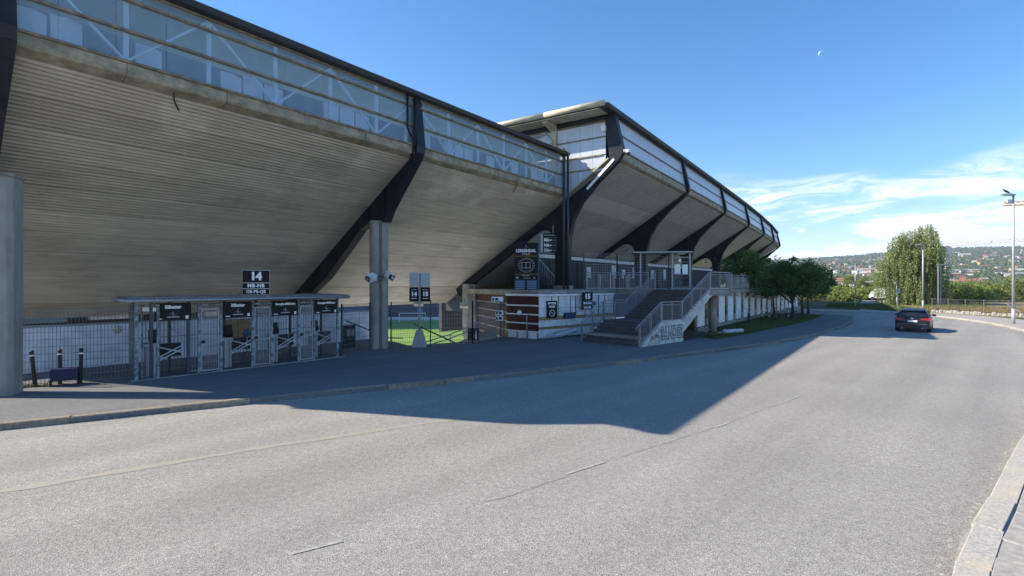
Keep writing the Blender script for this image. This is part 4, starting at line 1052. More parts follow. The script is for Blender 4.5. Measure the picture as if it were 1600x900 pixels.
MB().box(-0.66, -0.06, -0.03, -0.001, 0.16, 0.72).build('list_panel', M_LININGD, mpb); MB().box(0.02, 0.62, -0.03, -0.001, 0.16, 0.72).build('list_panel', M_LININGD, mpb)
mb = MB()
for k in range(5): mb.box(-0.62, -0.12, -0.036, -0.031, 0.22 + k * 0.1, 0.25 + k * 0.1); mb.box(0.06, 0.56, -0.036, -0.031, 0.22 + k * 0.1, 0.25 + k * 0.1)
mb.box(-0.25, 0.2, -0.006, -0.001, 0.94, 0.97); mb.box(-0.6, -0.45, -0.006, -0.001, 0.78, 0.9); mb.box(-0.15, 0.25, -0.006, -0.001, 0.80, 0.83); mb.box(0.42, 0.5, -0.006, -0.001, 0.78, 0.88)
mb.build('small_print', M_TEXTG, mpb)
for x in (-0.6, 0.58): MB().box(x - 0.06, x + 0.06, -0.02, 0.12, -0.1, 0.12).build('foot', M_BOARDW, mpb)
# MA NA OA sign
ma = thing('gate_direction_sign', 'hanging black sign with MA, NA and OA beside left arrows under the arch', 'sign', (2.32, 31.4, 5.0), R(2))
MB().box(-0.42, 0.44, 0, 0.05, 0.02, 1.20).build('sign_board', M_BLACK, ma); MB().box(-0.56, -0.43, 0.0, 0.06, 0.0, 1.16).build('light_edge', M_PLATE, ma)
for z, s_ in ((0.78, 'MA'), (0.46, 'NA'), (0.15, 'OA')):
    txt(s_, 0.27, M_TEXT, ma, (-0.20, -0.004, z + 0.0), squeeze=0.8, offset=0.012); arrow_left(ma, 0.05, z, 0.19); MB().box(0.22, 0.38, -0.006, -0.001, z - 0.015, z + 0.015).build('small_caption', M_TEXTG, ma)
    MB().box(-0.42, 0.44, -0.006, -0.001, z + 0.15, z + 0.158).build('divider', M_TEXTG, ma)
MB().box(-0.36, 0.3, -0.006, -0.001, 1.06, 1.10).build('small_caption', M_TEXTG, ma)
MB().tube([(0.2, 0.03, 1.2), (0.2, 0.03, 1.7)], 0.02, 6).build('hanger', M_GALV, ma)
# 15 sign
wl = math.atan2(0.68, 0.73)
s15 = thing('gate_sign', 'black sign reading 15 MA-NA OA-PA on the white boarded wall', 'sign', (4.28, 29.36, 1.6), wl - R(20))
MB().box(-0.36, 0.34, -0.1, -0.06, 0.52, 1.02).build('sign_board', M_BLACK, s15); MB().box(-0.36, 0.34, -0.1, -0.06, 0.27, 0.50).build('sign_board', M_BLACK, s15); MB().box(-0.36, 0.34, -0.1, -0.06, 0.02, 0.25).build('sign_board', M_BLACK, s15)
txt('15', 0.38, M_TEXT, s15, (0, -0.105, 0.76), offset=0.02); txt('MA-NA', 0.19, M_TEXT, s15, (0, -0.105, 0.385), squeeze=0.9, offset=0.009); txt('OA-PA', 0.19, M_TEXT, s15, (0, -0.105, 0.135), squeeze=0.9, offset=0.009)
# smoke free sign
sf = thing('smoke_free_sign', 'black sign reading RØYKFRI SONE with a round no smoking symbol on the white boards', 'sign', (2.12, 27.68, 1.25), wl - R(12))
MB().box(-0.34, 0.34, -0.08, -0.04, 0, 0.92).build('sign_board', M_BLACK, sf)
txt('RØYKFRI', 0.15, M_TEXT, sf, (0, -0.085, 0.78), squeeze=0.88, offset=0.007); txt('SONE', 0.15, M_TEXT, sf, (0, -0.085, 0.60), offset=0.007)
ring = [(0.17 * math.cos(a * math.pi / 12), -0.09, 0.26 + 0.17 * math.sin(a * math.pi / 12)) for a in range(25)]
mb = MB(); mb.tube(ring, 0.014, 6); mb.bar((-0.11, -0.09, 0.37), (0.11, -0.09, 0.15), 0.02, 0.01); mb.bar((-0.10, -0.088, 0.25), (0.1, -0.088, 0.27), 0.04, 0.01); mb.build('no_smoking_symbol', M_TEXT, sf)

# ------------------------------------------------------------------ ticket gate shelter
BA = math.atan2(0.76, 0.65)
tb = thing('ticket_gate_shelter', 'grey steel ticket gate shelter with corrugated roof, mesh doors and worn posts', 'shelter', (-11.3, 15.5, 0.12), BA)
n = 110; x0, x1 = -0.35, 6.9; v = []; f = []
for i in range(n + 1):
    x = x0 + (x1 - x0) * i / n; z = 2.50 + 0.018 * math.cos(i * math.pi); v += [(x, -0.35, z), (x, 1.2, z + 0.03), (x, -0.35, z - 0.012), (x, 1.2, z + 0.018)]
    if i: a = 4 * i - 4; b = 4 * i; f += [(a, b, b + 1, a + 1), (a + 2, a + 3, b + 3, b + 2), (a, a + 2, b + 2, b), (a + 1, b + 1, b + 3, a + 3)]
MB().add(v, f).build('corrugated_roof', M_GALV, tb)
MB().tube([(x0 - 0.05, -0.36, 2.42), (x1 + 0.05, -0.36, 2.42)], 0.055, 10).build('gutter', M_GALV, tb, smooth=True)
MB().tube([(x0 - 0.02, -0.36, 2.42), (x0 - 0.02, 1.2, 2.44)], 0.055, 10).build('gutter', M_GALV, tb, smooth=True)
for y in (0.0, 1.08): MB().box(x0 + 0.1, x1 - 0.1, y - 0.04, y + 0.04, 2.36, 2.45).build('roof_beam', M_GALV, tb)
def px2r(x):   # along-front distance for a photo column, front plane
    k = (x - 800) / 800; return (-11.3 - k * 15.5) / (k * 0.76 - 0.65)
for x in (213, 236, 294, 527):
    r = px2r(x); MB().cbox(r - 0.04, r + 0.04, -0.04, 0.04, 0, 2.38, 0.005).build('post', M_NAVY if x in (236, 294) else M_GWORN, tb)
for r in (0.1, 1.1, 2.8, 3.9, 5.2, 6.5): MB().cbox(r - 0.035, r + 0.035, 1.04, 1.11, 0, 2.38, 0.005).build('post', M_NAVY, tb)
def door(xa, xb, yy=0.0, swing=0.0):
    ra, rb_ = px2r(xa), px2r(xb); w = rb_ - ra
    d = MB(); d.box(0, 0.07, -0.035, 0.035, 0, 2.34).build
    o = MB().box(0, 0.075, -0.04, 0.04, 0, 2.34).box(w - 0.075, w, -0.04, 0.04, 0, 2.34).box(0.075, w - 0.075, -0.04, 0.04, 2.2, 2.27).build('door_frame', M_GWORN, tb, loc=(ra, yy, 0))
    leaf = MB().box(0.09, 0.13, -0.02, 0.02, 0.06, 2.12).box(w - 0.13, w - 0.09, -0.02, 0.02, 0.06, 2.12).box(0.13, w - 0.13, -0.02, 0.02, 0.06, 0.10).box(0.13, w - 0.13, -0.02, 0.02, 2.08, 2.12).box(0.13, w - 0.13, -0.02, 0.02, 0.95, 0.99)
    m = 10
    for i in range(1, m): q = 0.13 + (w - 0.26) * i / m; leaf.box(q - 0.006, q + 0.006, -0.006, 0.006, 0.1, 2.08)
    for i in range(1, 8): z = 0.1 + 0.25 * i; leaf.box(0.13, w - 0.13, -0.009, -0.003, z - 0.005, z + 0.005)
    leaf.build('door_leaf', M_GALV, o)
    MB().box(0.10, 0.20, -0.05, -0.02, 0.98, 1.08).build('lock', M_BLKPL, o)
door(309, 347); door(393, 426); door(465, 492)
# cage bars beside first door and low fencing panels below the signs
def bars(r0, r1, z0, z1, st=0.11, y=0.0):
    mb = MB(); n = int((r1 - r0) / st)
    for i in range(n + 1): q = r0 + (r1 - r0) * i / n; mb.bar((q, y, z0), (q, y, z1), 0.014)
    for z in (z0, (z0 + z1) / 2, z1): mb.bar((r0, y, z), (r1, y, z), 0.025)
    tag(mb.build('cage_bars', M_WIRE, tb), kind='stuff')
bars(px2r(296), px2r(309), 0.1, 2.2, 0.08)
bars(0.05, 6.5, 0.1, 2.25, 0.10, 1.15)
for (a, b) in ((236, 294), (347, 393), (426, 465), (492, 527)):
    mbp = MB(); r0, r1 = px2r(a), px2r(b)
    for i in range(int((r1 - r0) / 0.10) + 1): q = r0 + i * 0.10; mbp.bar((q, 0.9, 0.1), (q, 0.9, 1.7), 0.008)
    for k in range(8): mbp.bar((r0, 0.9, 0.1 + k * 0.22), (r1, 0.9, 0.1 + k * 0.22), 0.009)
    tag(mbp.build('wire_mesh', M_WIRE, tb), kind='stuff')
for y0, y1, xx in ((0, 1.1, 0.0), (0, 1.1, 6.5)):
    mbp = MB()
    for i in range(15): q = y0 + (y1 - y0) * i / 14; mbp.bar((xx, q, 0.1), (xx, q, 2.3), 0.009)
    for k in range(11): mbp.bar((xx, y0, 0.1 + k * 0.22), (xx, y1, 0.1 + k * 0.22), 0.01)
    tag(mbp.build('wire_mesh', M_WIRE, tb), kind='stuff')
# open leaf at the left end
o = MB().box(0, 0.04, -0.02, 0.02, 0.02, 2.3).box(0.52, 0.58, -0.02, 0.02, 0.02, 2.3).box(0.04, 0.52, -0.02, 0.02, 0.02, 0.08).box(0.04, 0.52, -0.02, 0.02, 2.24, 2.3).build('door_leaf', M_GWORN, tb, loc=(0.14, 0.30, 0), rotz=-0.95)
MB().box(0.05, 0.5, -0.024, -0.02, 2.08, 2.2).build('small_plate', M_TEXT, o)
MB().box(-0.2, 6.9, -0.12, 0.0, -0.06, 0.03).build('base_kerb', M_CONC, tb)
def overhead(xa, xb, title, lab, sub='ROSENBORG'):
    ra, rb_ = px2r(xa), px2r(xb); c = (ra + rb_) / 2; w = rb_ - ra
    p = Vector((-11.3, 15.5, 0)) + Vector((0.65, 0.76, 0)) * c + Vector((0.76, -0.65, 0)) * 0.08
    s_ = thing('ticket_sign', lab, 'sign', (p.x, p.y, 1.90), BA, 'signs under the ticket gate roof')
    MB().box(-w / 2, w / 2, 0, 0.03, 0, 0.55).build('sign_board', M_BLACK, s_)
    txt(title, 0.15 if len(title) < 12 else 0.105, M_TEXT, s_, (0, -0.004, 0.42), offset=0.007, squeeze=0.92 if len(title) < 12 else 0.8)
    mb = MB(); mb.box(-0.17, 0.17, -0.006, -0.001, 0.09, 0.125); mb.bar((0, -0.004, 0.14), (0, -0.004, 0.29), 0.015, 0.006); mb.bar((-0.11, -0.004, 0.20), (0.11, -0.004, 0.20), 0.012, 0.006); mb.bar((-0.07, -0.004, 0.25), (0.07, -0.004, 0.15), 0.012, 0.006); mb.build('emblem', M_TEXTG, s_)
    mb = MB(); mb.box(w / 2 - 0.15, w / 2 - 0.07, -0.006, -0.001, 0.04, 0.14); mb.box(-w / 2 + 0.06, -w / 2 + 0.2, -0.006, -0.001, 0.04, 0.07); mb.build('pictogram', M_TEXT, s_)
overhead(240, 297, 'Billetter', 'black sign reading Billetter over the leftmost ticket gate')
overhead(348, 392, 'Billetter', 'black sign reading Billetter between the first and second worn door frames')
overhead(424, 464, 'Sesongkort/RBK-kort', 'black sign reading Sesongkort/RBK-kort between the second and third door frames')
overhead(490, 526, 'Sesongkort/RBK-kort', 'black sign reading Sesongkort/RBK-kort at the right end of the shelter')
# turnstiles
def turnstile(lab):
    t_ = thing('turnstile', lab, 'turnstile', (0, 0, 0.12), BA, 'turnstiles inside the ticket gate shelter')
    MB().cbox(-0.13, 0.13, -0.12, 0.2, 0, 0.95, 0.02).build('pedestal', M_GALV, t_)
    MB().cbox(-0.2, 0.16, -0.16, 0.26, 0.95, 1.06, 0.02).build('head', M_GALV, t_)
    MB().prism([(0.0, 1.06), (0.12, 1.12), (0.16, 1.45), (0.05, 1.48), (-0.02, 1.25), (-0.1, 1.12)], -0.02, 0.20).build('ticket_reader', M_BLKPL, t_)
    MB().box(0.25, 0.92, 0.25, 0.33, 0.55, 0.98).build('guard_panel', M_BLKPL, t_)
    for a, b in (((0.18, 0.42), (0.95, 0.80)), ((0.18, 0.52), (0.95, 0.92)), ((0.18, 0.92), (0.95, 0.66))): MB().tube([(a[0], 0.1, a[1]), (b[0], 0.1, b[1])], 0.022, 8).build('turnstile_arm', M_BOARDW, t_)
    for x in (-0.08, 0.08): MB().box(x - 0.03, x + 0.03, -0.16, -0.12, 0, 0.95).build('leg_plate', M_GALV, t_)
    return t_
TL = ['turnstile with black reader under the leftmost Billetter sign', 'turnstile in front of the yellow posters behind the second door frame', 'turnstile under the third sign of the shelter', 'turnstile at the right end of the shelter']
t0 = turnstile(TL[0]); org = Vector((-11.3, 15.5, 0.12)); ux, uy = Vector((0.65, 0.76, 0)), Vector((-0.76, 0.65, 0))
rs = [px2r(243), px2r(372), px2r(445), px2r(508)]
for i, r in enumerate(rs):
    o = t0 if i == 0 else dup(t0, (0, 0, 0), BA, TL[i])
    o.location = org + ux * (r - (0.1 if i else 0)) + uy * (0.55 if i == 0 else 0.75)
# tube gates inside
for k, r in enumerate((3.55, 5.1, 5.9)):
    MB().tube([(r, 1.0, 0), (r, 1.0, 0.98), (r + 0.35, 1.0, 1.05), (r + 0.35, 1.0, 1.05)], 0.028, 8).build('guide_rail', M_GALV, tb, smooth=True)

# white inner wall with posters, lamp
wi = thing('inner_wall', 'long low white wall behind the ticket gates and mesh fence', 'wall', W(-4, -22.7, 0.12), ANG)
MB().box(0, 22.4, 0, 0.2, 0, 1.48).build('wall_face', M_WHITE, wi)
MB().box(0, 22.4, -0.03, 0.23, 1.48, 1.54).build('coping', M_GALV, wi)
for k in range(10): MB().box(2.2 * k + 1, 2.2 * k + 1.02, -0.006, 0.0, 0.02, 1.46).build('panel_joint', M_GALV, wi)
o = MB().lathe([(0.0, 0), (0.14, 0.02), (0.11, 0.1), (0.02, 0.12)], 14).build('round_lamp', M_CREAM, wi, loc=(10.3, -0.01, 1.28)); o.rotation_euler = (R(90), 0, 0)
def wall_s(x): k = (x - 800) / 800; return 22.7 * (0.8 + 0.6 * k) / (0.6 - 0.8 * k)
for (x, lab) in ((356, 'yellow poster with a dark blue figure, left of the pair behind the gates'), (384, 'yellow poster with dark figures, right of the pair behind the gates')):
    p = W(wall_s(x), -22.62, 0.52); ps_ = thing('poster', lab, 'poster', p, ANG)
    MB().box(-0.36, 0.36, 0, 0.03, 0, 1.0).build('poster_face', M_POSTER, ps_)
    MB().box(-0.39, 0.39, 0.005, 0.035, -0.03, 0.0).box(-0.39, 0.39, 0.005, 0.035, 1.0, 1.03).box(-0.39, -0.36, 0.005, 0.035, 0, 1).box(0.36, 0.39, 0.005, 0.035, 0, 1).build('poster_frame', M_DARK, ps_)
    mb = MB(); mb.add([(-0.12, -0.004, 0.22), (0.1, -0.004, 0.18), (0.2, -0.004, 0.4), (0.08, -0.004, 0.62), (-0.1, -0.004, 0.58), (-0.2, -0.004, 0.4)], [(0, 1, 2, 3, 4, 5)]); mb.build('printed_figure', M_LININGD, ps_)
    MB().box(-0.3, 0.3, -0.004, -0.001, 0.78, 0.9).build('printed_band', M_WOOD, ps_)
# sign at column: yard sign 'people' pictogram black
sg = thing('pictogram_sign', 'low black sign with white person pictogram by the inner concrete column', 'sign', (-1.95, 25.95, 0.12), R(5))
MB().box(-0.3, 0.3, 0, 0.04, 0.08, 0.72).build('sign_board', M_BLACK, sg)
mb = MB(); mb.box(0.08, 0.16, -0.006, -0.001, 0.14, 0.45); mb.lathe([(0.04, 0)], 8) if False else None; mb.box(0.095, 0.145, -0.006, -0.001, 0.48, 0.55); mb.bar((0.08, -0.004, 0.42), (0.0, -0.004, 0.28), 0.03, 0.006); mb.build('pictogram', M_TEXT, sg)
MB().bar((-0.25, 0.02, -0.05), (-0.25, 0.02, 0.1), 0.04).build('leg', M_NAVY, sg); MB().bar((0.25, 0.02, -0.05), (0.25, 0.02, 0.1), 0.04).build('leg', M_NAVY, sg)
# black standing box by right end of shelter
bs = thing('information_stand', 'black standing box with pale sheets between shelter and middle column', 'stand', (-7.5, 23.6, 0.12), BA)
MB().cbox(-0.28, 0.28, -0.1, 0.1, 0, 1.05, 0.02).build('box_body', M_BLACK, bs); MB().box(-0.18, -0.02, -0.11, -0.101, 0.55, 0.85).box(0.04, 0.2, -0.11, -0.101, 0.55, 0.85).build('sheet', M_TEXTG, bs)

# bollards, blue crate at left
bl0 = None
for i, (x, y, lean, lab) in enumerate(((-13.62, 14.62, -0.10, 'leftmost of three leaning black posts behind the blue crate'), (-13.2, 14.95, 0.0, 'middle black post rising behind the blue crate'), (-12.75, 15.12, 0.03, 'black post at the right of the blue crate'))):
    if bl0 is None:
        bl0 = thing('black_post', lab, 'post', (x, y, 0.12), 0, 'black posts by the blue crate')
        MB().tube([(0, 0, 0), (0, 0, 0.98)], 0.05, 10).build('shaft', M_BLKPL, bl0); MB().lathe([(0.052, 0.86), (0.052, 0.90)], 10).build('reflective_band', M_TEXT, bl0); MB().lathe([(0.06, 0.98), (0.06, 1.0), (0.03, 1.03)], 10).build('cap', M_BLKPL, bl0); o = bl0
    else: o = dup(bl0, (x, y, 0.12), 0, lab)
    o.rotation_euler = (0, lean, 0)
bc = thing('blue_crate', 'dark blue ribbed plastic crate on short legs between black posts', 'crate', (-12.98, 14.85, 0.12), R(38))
MB().box(-0.30, 0.30, -0.2, 0.2, 0.14, 0.48).build('crate_body', M_BLUE, bc)
for k in range(8): MB().box(-0.29 + k * 0.08, -0.26 + k * 0.08, -0.225, -0.2, 0.15, 0.47).build('rib', M_BLUE, bc)
for x in (-0.3, 0.3): MB().box(x - 0.02, x + 0.02, -0.18, 0.18, 0, 0.16).build('leg', M_BLKPL, bc)

# security cameras on middle column
for (x, y, z, rz, lab) in ((-6.25, 22.75, 3.35, R(-25), 'white box camera with black face on left of the middle column'), (-5.45, 22.85, 3.42, R(40), 'white box camera on right of the middle column')):
    c = thing('security_camera', lab, 'camera', (x, y, z), rz)
    o = MB().cbox(-0.16, 0.16, -0.22, 0.22, -0.14, 0.14, 0.02).build('housing', M_BOARDW, c); o.rotation_euler = (R(18), R(25), 0)
    o = MB().box(-0.13, 0.13, -0.235, -0.221, -0.11, 0.11).build('face_plate', M_BLKPL, c); o.rotation_euler = (R(18), R(25), 0)
    o = MB().lathe([(0.06, 0), (0.07, 0.015)], 12).build('lens', M_GALV, c, loc=(0, -0.245, -0.08)); o.rotation_euler = (R(90), 0, 0)
    MB().tube([(0, 0.1, 0), (-0.1 if x > -6 else 0.15, 0.5, -0.05)], 0.03, 6).build('arm', M_GALV, c)

# ------------------------------------------------------------------ stadium bowl seen through the opening
bf = MB(); bf.add([(-75, 34, -7.3), (60, 34, -7.3), (60, 215, -7.3), (-120, 215, -7.3)], [(0, 1, 2, 3)]); tag(bf.build('stadium_floor', M_CONC), kind='structure')
pt = MB().add([(-62, 44, -7.2), (24, 44, -7.2), (24, 148, -7.2), (-62, 148, -7.2)], [(0, 1, 2, 3)]).build('pitch', M_TURF); tag(pt, kind='structure')
for k in range(9):
    MB().add([(-62, 46 + k * 12, -7.195), (24, 46 + k * 12, -7.195), (24, 52 + k * 12, -7.195), (-62, 52 + k * 12, -7.195)], [(0, 1, 2, 3)]).build('mown_stripe', M_TURF2, pt)
MB().add([(-62, 146.6, -7.18), (24, 146.6, -7.18), (24, 146.9, -7.18), (-62, 146.9, -7.18)], [(0, 1, 2, 3)]).build('touch_line', M_TEXT, pt)
goal = thing('goal', 'white football goal at the far end of the pitch', 'goal', (-31.5, 143, -7.2))
MB().tube([(0, 0, 0), (0, 0, 2.44)], 0.09, 8).build('goal_post', M_TEXT, goal); MB().tube([(7.32, 0, 0), (7.32, 0, 2.44)], 0.09, 8).build('goal_post', M_TEXT, goal); MB().tube([(0, 0, 2.44), (7.32, 0, 2.44)], 0.09, 8).build('crossbar', M_TEXT, goal)
fs = thing('far_stand', 'dark far stand with blue seat rows behind the goal', 'stadium stand', (-20, 152, -7.2))
for k in range(24): MB().box(-60, 70, k * 0.9, k * 0.9 + 0.9, 0.0, 1.0 + k * 0.5).build('seat_row', M_SEAT, fs)
MB().box(-60, 70, -1.2, -1.0, 0, 0.9).build('advert_board', M_BOARDW, fs)
for x in (-8, 4.5): MB().box(x, x + 1.6, -0.3, -0.1, 0.9, 3.3).build('tunnel_opening', M_LININGL, fs)
MB().prism([(0, 0.9), (0, 1.4), (21, 13), (21, 12)], 9, 13).build('white_stair', M_BOARDW, fs)
MB().prism([(-0.4, 1.2), (-0.4, 3.6), (6, 4.6), (6, 1.5)], -3, 9).build('pale_wall', M_BOARDW, fs) if False else MB().box(2, 8.5, -0.5, -0.2, 1.2, 3.5).build('pale_wall', M_BOARDW, fs)
cs_ = thing('unseen_shade_stand', 'unseen dark corner stand at the far left of the pitch, sized to shade the grass', 'stadium stand', (-46, 120, -7.2))  # hidden block, placed and sized to throw shade over the far turf
MB().prism([(0, 0), (0, 1.2), (10, 7), (30, 18), (32, 25), (32, 0)], 0, 34, lambda x, y, z: (8 - y, x, z)).build('seat_bank', M_SEAT, cs_)
MB().box(-24, -2, 0, 34, 25, 25.5).build('roof', M_ROOF, cs_)
# concrete terrace flanks down to the pitch
tf = thing('terrace_stair', 'sunlit concrete ramp and side wall with handrails going down to the pitch', 'stairs', (-1.6, 27.0, 0.0), R(12))
MB().add([(-4.2, -1.4, -0.35), (-0.3, -1.4, -0.35), (-1.5, 3.0, -0.5), (-2.6, 3.0, -0.5), (-4.2, -1.4, -1.5), (-0.3, -1.4, -1.5), (-1.5, 3.0, -1.5), (-2.6, 3.0, -1.5)], [(0, 1, 2, 3), (0, 4, 5, 1), (1, 5, 6, 2), (2, 6, 7, 3), (3, 7, 4, 0)]).build('ramp', M_WHITE, tf)
MB().add([(-1.5, 0.6, -1.6), (0.9, 0.6, -1.6), (0.9, 0.6, 0.75), (-1.5, 0.6, -0.2), (-1.5, 0.9, -1.6), (0.9, 0.9, -1.6), (0.9, 0.9, 0.75), (-1.5, 0.9, -0.2)], [(0, 1, 2, 3), (7, 6, 5, 4), (0, 3, 7, 4), (1, 5, 6, 2), (3, 2, 6, 7)]).build('side_wall', M_CONC, tf)
for dz in (0.0, 0.22): MB().tube([(-3.5, 0.4, -0.35 + dz), (-1.6, 0.4, 0.2 + dz), (0.7, 0.4, 1.1 + dz)], 0.03, 6).build('handrail', M_GALV, tf)
for (x, z) in ((-3.2, -0.3), (-1.6, 0.2), (-0.4, 0.65)): MB().bar((x, 0.4, z - 0.5), (x, 0.4, z + 0.22), 0.04).build('rail_post', M_GALV, tf)
h1 = thing('descending_handrail', 'dark steel handrail sloping down beside the middle column, behind the mesh fence', 'handrail', (-5.6, 25.4, 0.1), R(2))
MB().tube([(-2.6, 0, 1.15), (-0.5, 0, 0.3), (0.2, 0, 0.28)], 0.03, 8).build('handrail', M_DARK, h1); MB().tube([(0.7, 0, 1.0), (3.4, 0, -0.25)], 0.035, 8).build('handrail', M_DARK, h1)
for x, z in ((1.05, 0.84), (2.9, -0.02), (-1.2, 0.6)): MB().bar((x, 0, -0.9), (x, 0, z), 0.05).build('rail_post', M_DARK, h1)
wl2 = [thing('flood_lamp', 'small floodlight hanging below the soffit left of the 14 and 15 pole sign', 'lamp', (-5.3, 29, 1.95)), thing('flood_lamp', 'small floodlight hanging below the soffit near the inner column', 'lamp', (0.9 - 0.3, 33, 1.7))]
for w_ in wl2: MB().prism([(-0.2, 0), (0.15, -0.14), (0.22, 0.05), (-0.1, 0.22)], -0.25, 0.25).build('lamp_housing', M_CREAM, w_); MB().bar((0, 0, 0.1), (0, 0.1, 0.45), 0.04).build('bracket', M_DARK, w_)
wl2[1].location = (-2.9, 31.0, 1.75)

# ------------------------------------------------------------------ verge, bikes, debris
gv = ngon_sheet('grass_verge', [(10.6, 28.4), (11.0, 27.4), (15.6, 32.2), (20.5, 37.4), (23.6, 41), (28.5, 47.2), (29.6, 49.4), (29.0, 51.5), (25.5, 52.3), (11.9, 31.6)], 0.128, M_GRASS)
def blades(name, poly, n, hmin, hmax, z, mat, seed, wd=0.012, parent=None):
    r = np.random.default_rng(seed); P = np.array(poly); lo, hi = P.min(0), P.max(0); pts = []
    c = r.uniform(lo, hi, (n * 3, 2))
    ins = np.zeros(len(c), bool); j = len(P) - 1
    for i in range(len(P)):
        cond = ((P[i, 1] > c[:, 1]) != (P[j, 1] > c[:, 1])) & (c[:, 0] < (P[j, 0] - P[i, 0]) * (c[:, 1] - P[i, 1]) / (P[j, 1] - P[i, 1] + 1e-9) + P[i, 0]); ins ^= cond; j = i
    c = c[ins][:n]; m = len(c); a = r.uniform(0, 6.28, m); h = r.uniform(hmin, hmax, m); w = wd * r.uniform(0.6, 1.6, m)
    dx, dy = np.cos(a) * w, np.sin(a) * w; ln = r.normal(0, 0.35, (m, 2)) * h[:, None]
    V = np.empty((m, 3, 3)); V[:, 0] = np.stack([c[:, 0] - dx, c[:, 1] - dy, np.full(m, z)], 1); V[:, 1] = np.stack([c[:, 0] + dx, c[:, 1] + dy, np.full(m, z)], 1); V[:, 2] = np.stack([c[:, 0] + ln[:, 0], c[:, 1] + ln[:, 1], z + h], 1)
    o = arrmesh(name, V.reshape(-1, 3), 3, mat); tag(o, kind='stuff')
    if parent: o.parent = parent
    return o
def arrmesh(name, V, k, mat):
    me = bpy.data.meshes.new(name); n = len(V); nf = n // k
    me.vertices.add(n); me.vertices.foreach_set('co', np.ascontiguousarray(V, dtype=np.float32).ravel())
    me.loops.add(n); me.loops.foreach_set('vertex_index', np.arange(n, dtype=np.int32))
    me.polygons.add(nf); me.polygons.foreach_set('loop_start', np.arange(0, n, k, dtype=np.int32))
    me.update(calc_edges=True); me.materials.append(mat)
    o = bpy.data.objects.new(name, me); COL.objects.link(o); return o
g1 = blades('verge_grass', [(10.6, 28.4), (11.0, 27.4), (15.6, 32.2), (20.5, 37.4), (23.6, 41), (28.5, 47.2), (29.6, 49.4), (29.0, 51.5), (25.5, 52.3), (11.9, 31.6)], 26000, 0.04, 0.16, 0.128, M_BLADE, 3, 0.014)
tag(g1, 'short green grass on the verge under the trees', 'grass')
gk = MB(); rk = random.Random(40)
for (line, sgn, n_) in ((left_kerb, -0.06, 420), (right_kerb, 0.07, 380)):
    L_ = [p for p in resample(line, 0.2) if 3 < p[1] < 32]
    for _ in range(n_):
        p = L_[rk.randrange(len(L_))]; q = rk.uniform(0.006, 0.022); ox, oy = rk.gauss(0, 0.05), rk.gauss(0, 0.05)
        x_, y_ = p[0] + (abs(sgn) + abs(ox)) * (0.7 if sgn < 0 else -0.7), p[1] - (abs(sgn) + abs(oy)) * (0.7 if sgn < 0 else -0.7)
        gk.add([(x_ - q, y_, 0.0), (x_ + q, y_ - q, 0.0), (x_, y_ + q, 0.0), (x_, y_, q * 1.1)], [(0, 1, 3), (1, 2, 3), (2, 0, 3)])
tag(gk.build('kerb_grit', M_STONE), 'scattered grit and small stones along both kerbs', 'grit', kind='stuff')
gl_ = MB()
for _ in range(240):
    p = left_kerb[rk.randrange(len(left_kerb))]
    if not 9 < p[1] < 45: continue
    x_, y_, q, a_ = p[0] + rk.gauss(0.1, 0.9), p[1] + rk.gauss(0.2, 1.0), rk.uniform(0.02, 0.04), rk.uniform(0, 6.28)
    z_ = 0.016 if False else 0.135
    gl_.add([(x_ + q * math.cos(a_ + k * 1.57), y_ + q * 0.7 * math.sin(a_ + k * 1.57), z_ + rk.uniform(0, 0.012)) for k in range(4)], [(0, 1, 2, 3)])
g2 = blades('weeds', [(-14.2, 14.3), (-13.9, 14.1), (-13.3, 14.6), (-13.4, 14.8)], 260, 0.03, 0.14, 0.12, M_BLADE, 4, 0.01); tag(g2, 'small weeds at the foot of the left concrete column', 'weeds')
g3 = blades('weeds', [(1.2, 27.0), (5.0, 30.4), (5.2, 30.0), (1.4, 26.7)], 700, 0.03, 0.14, 0.12, M_BLADE, 5, 0.01); tag(g3, 'thin weeds along the foot of the white boarded wall', 'weeds')

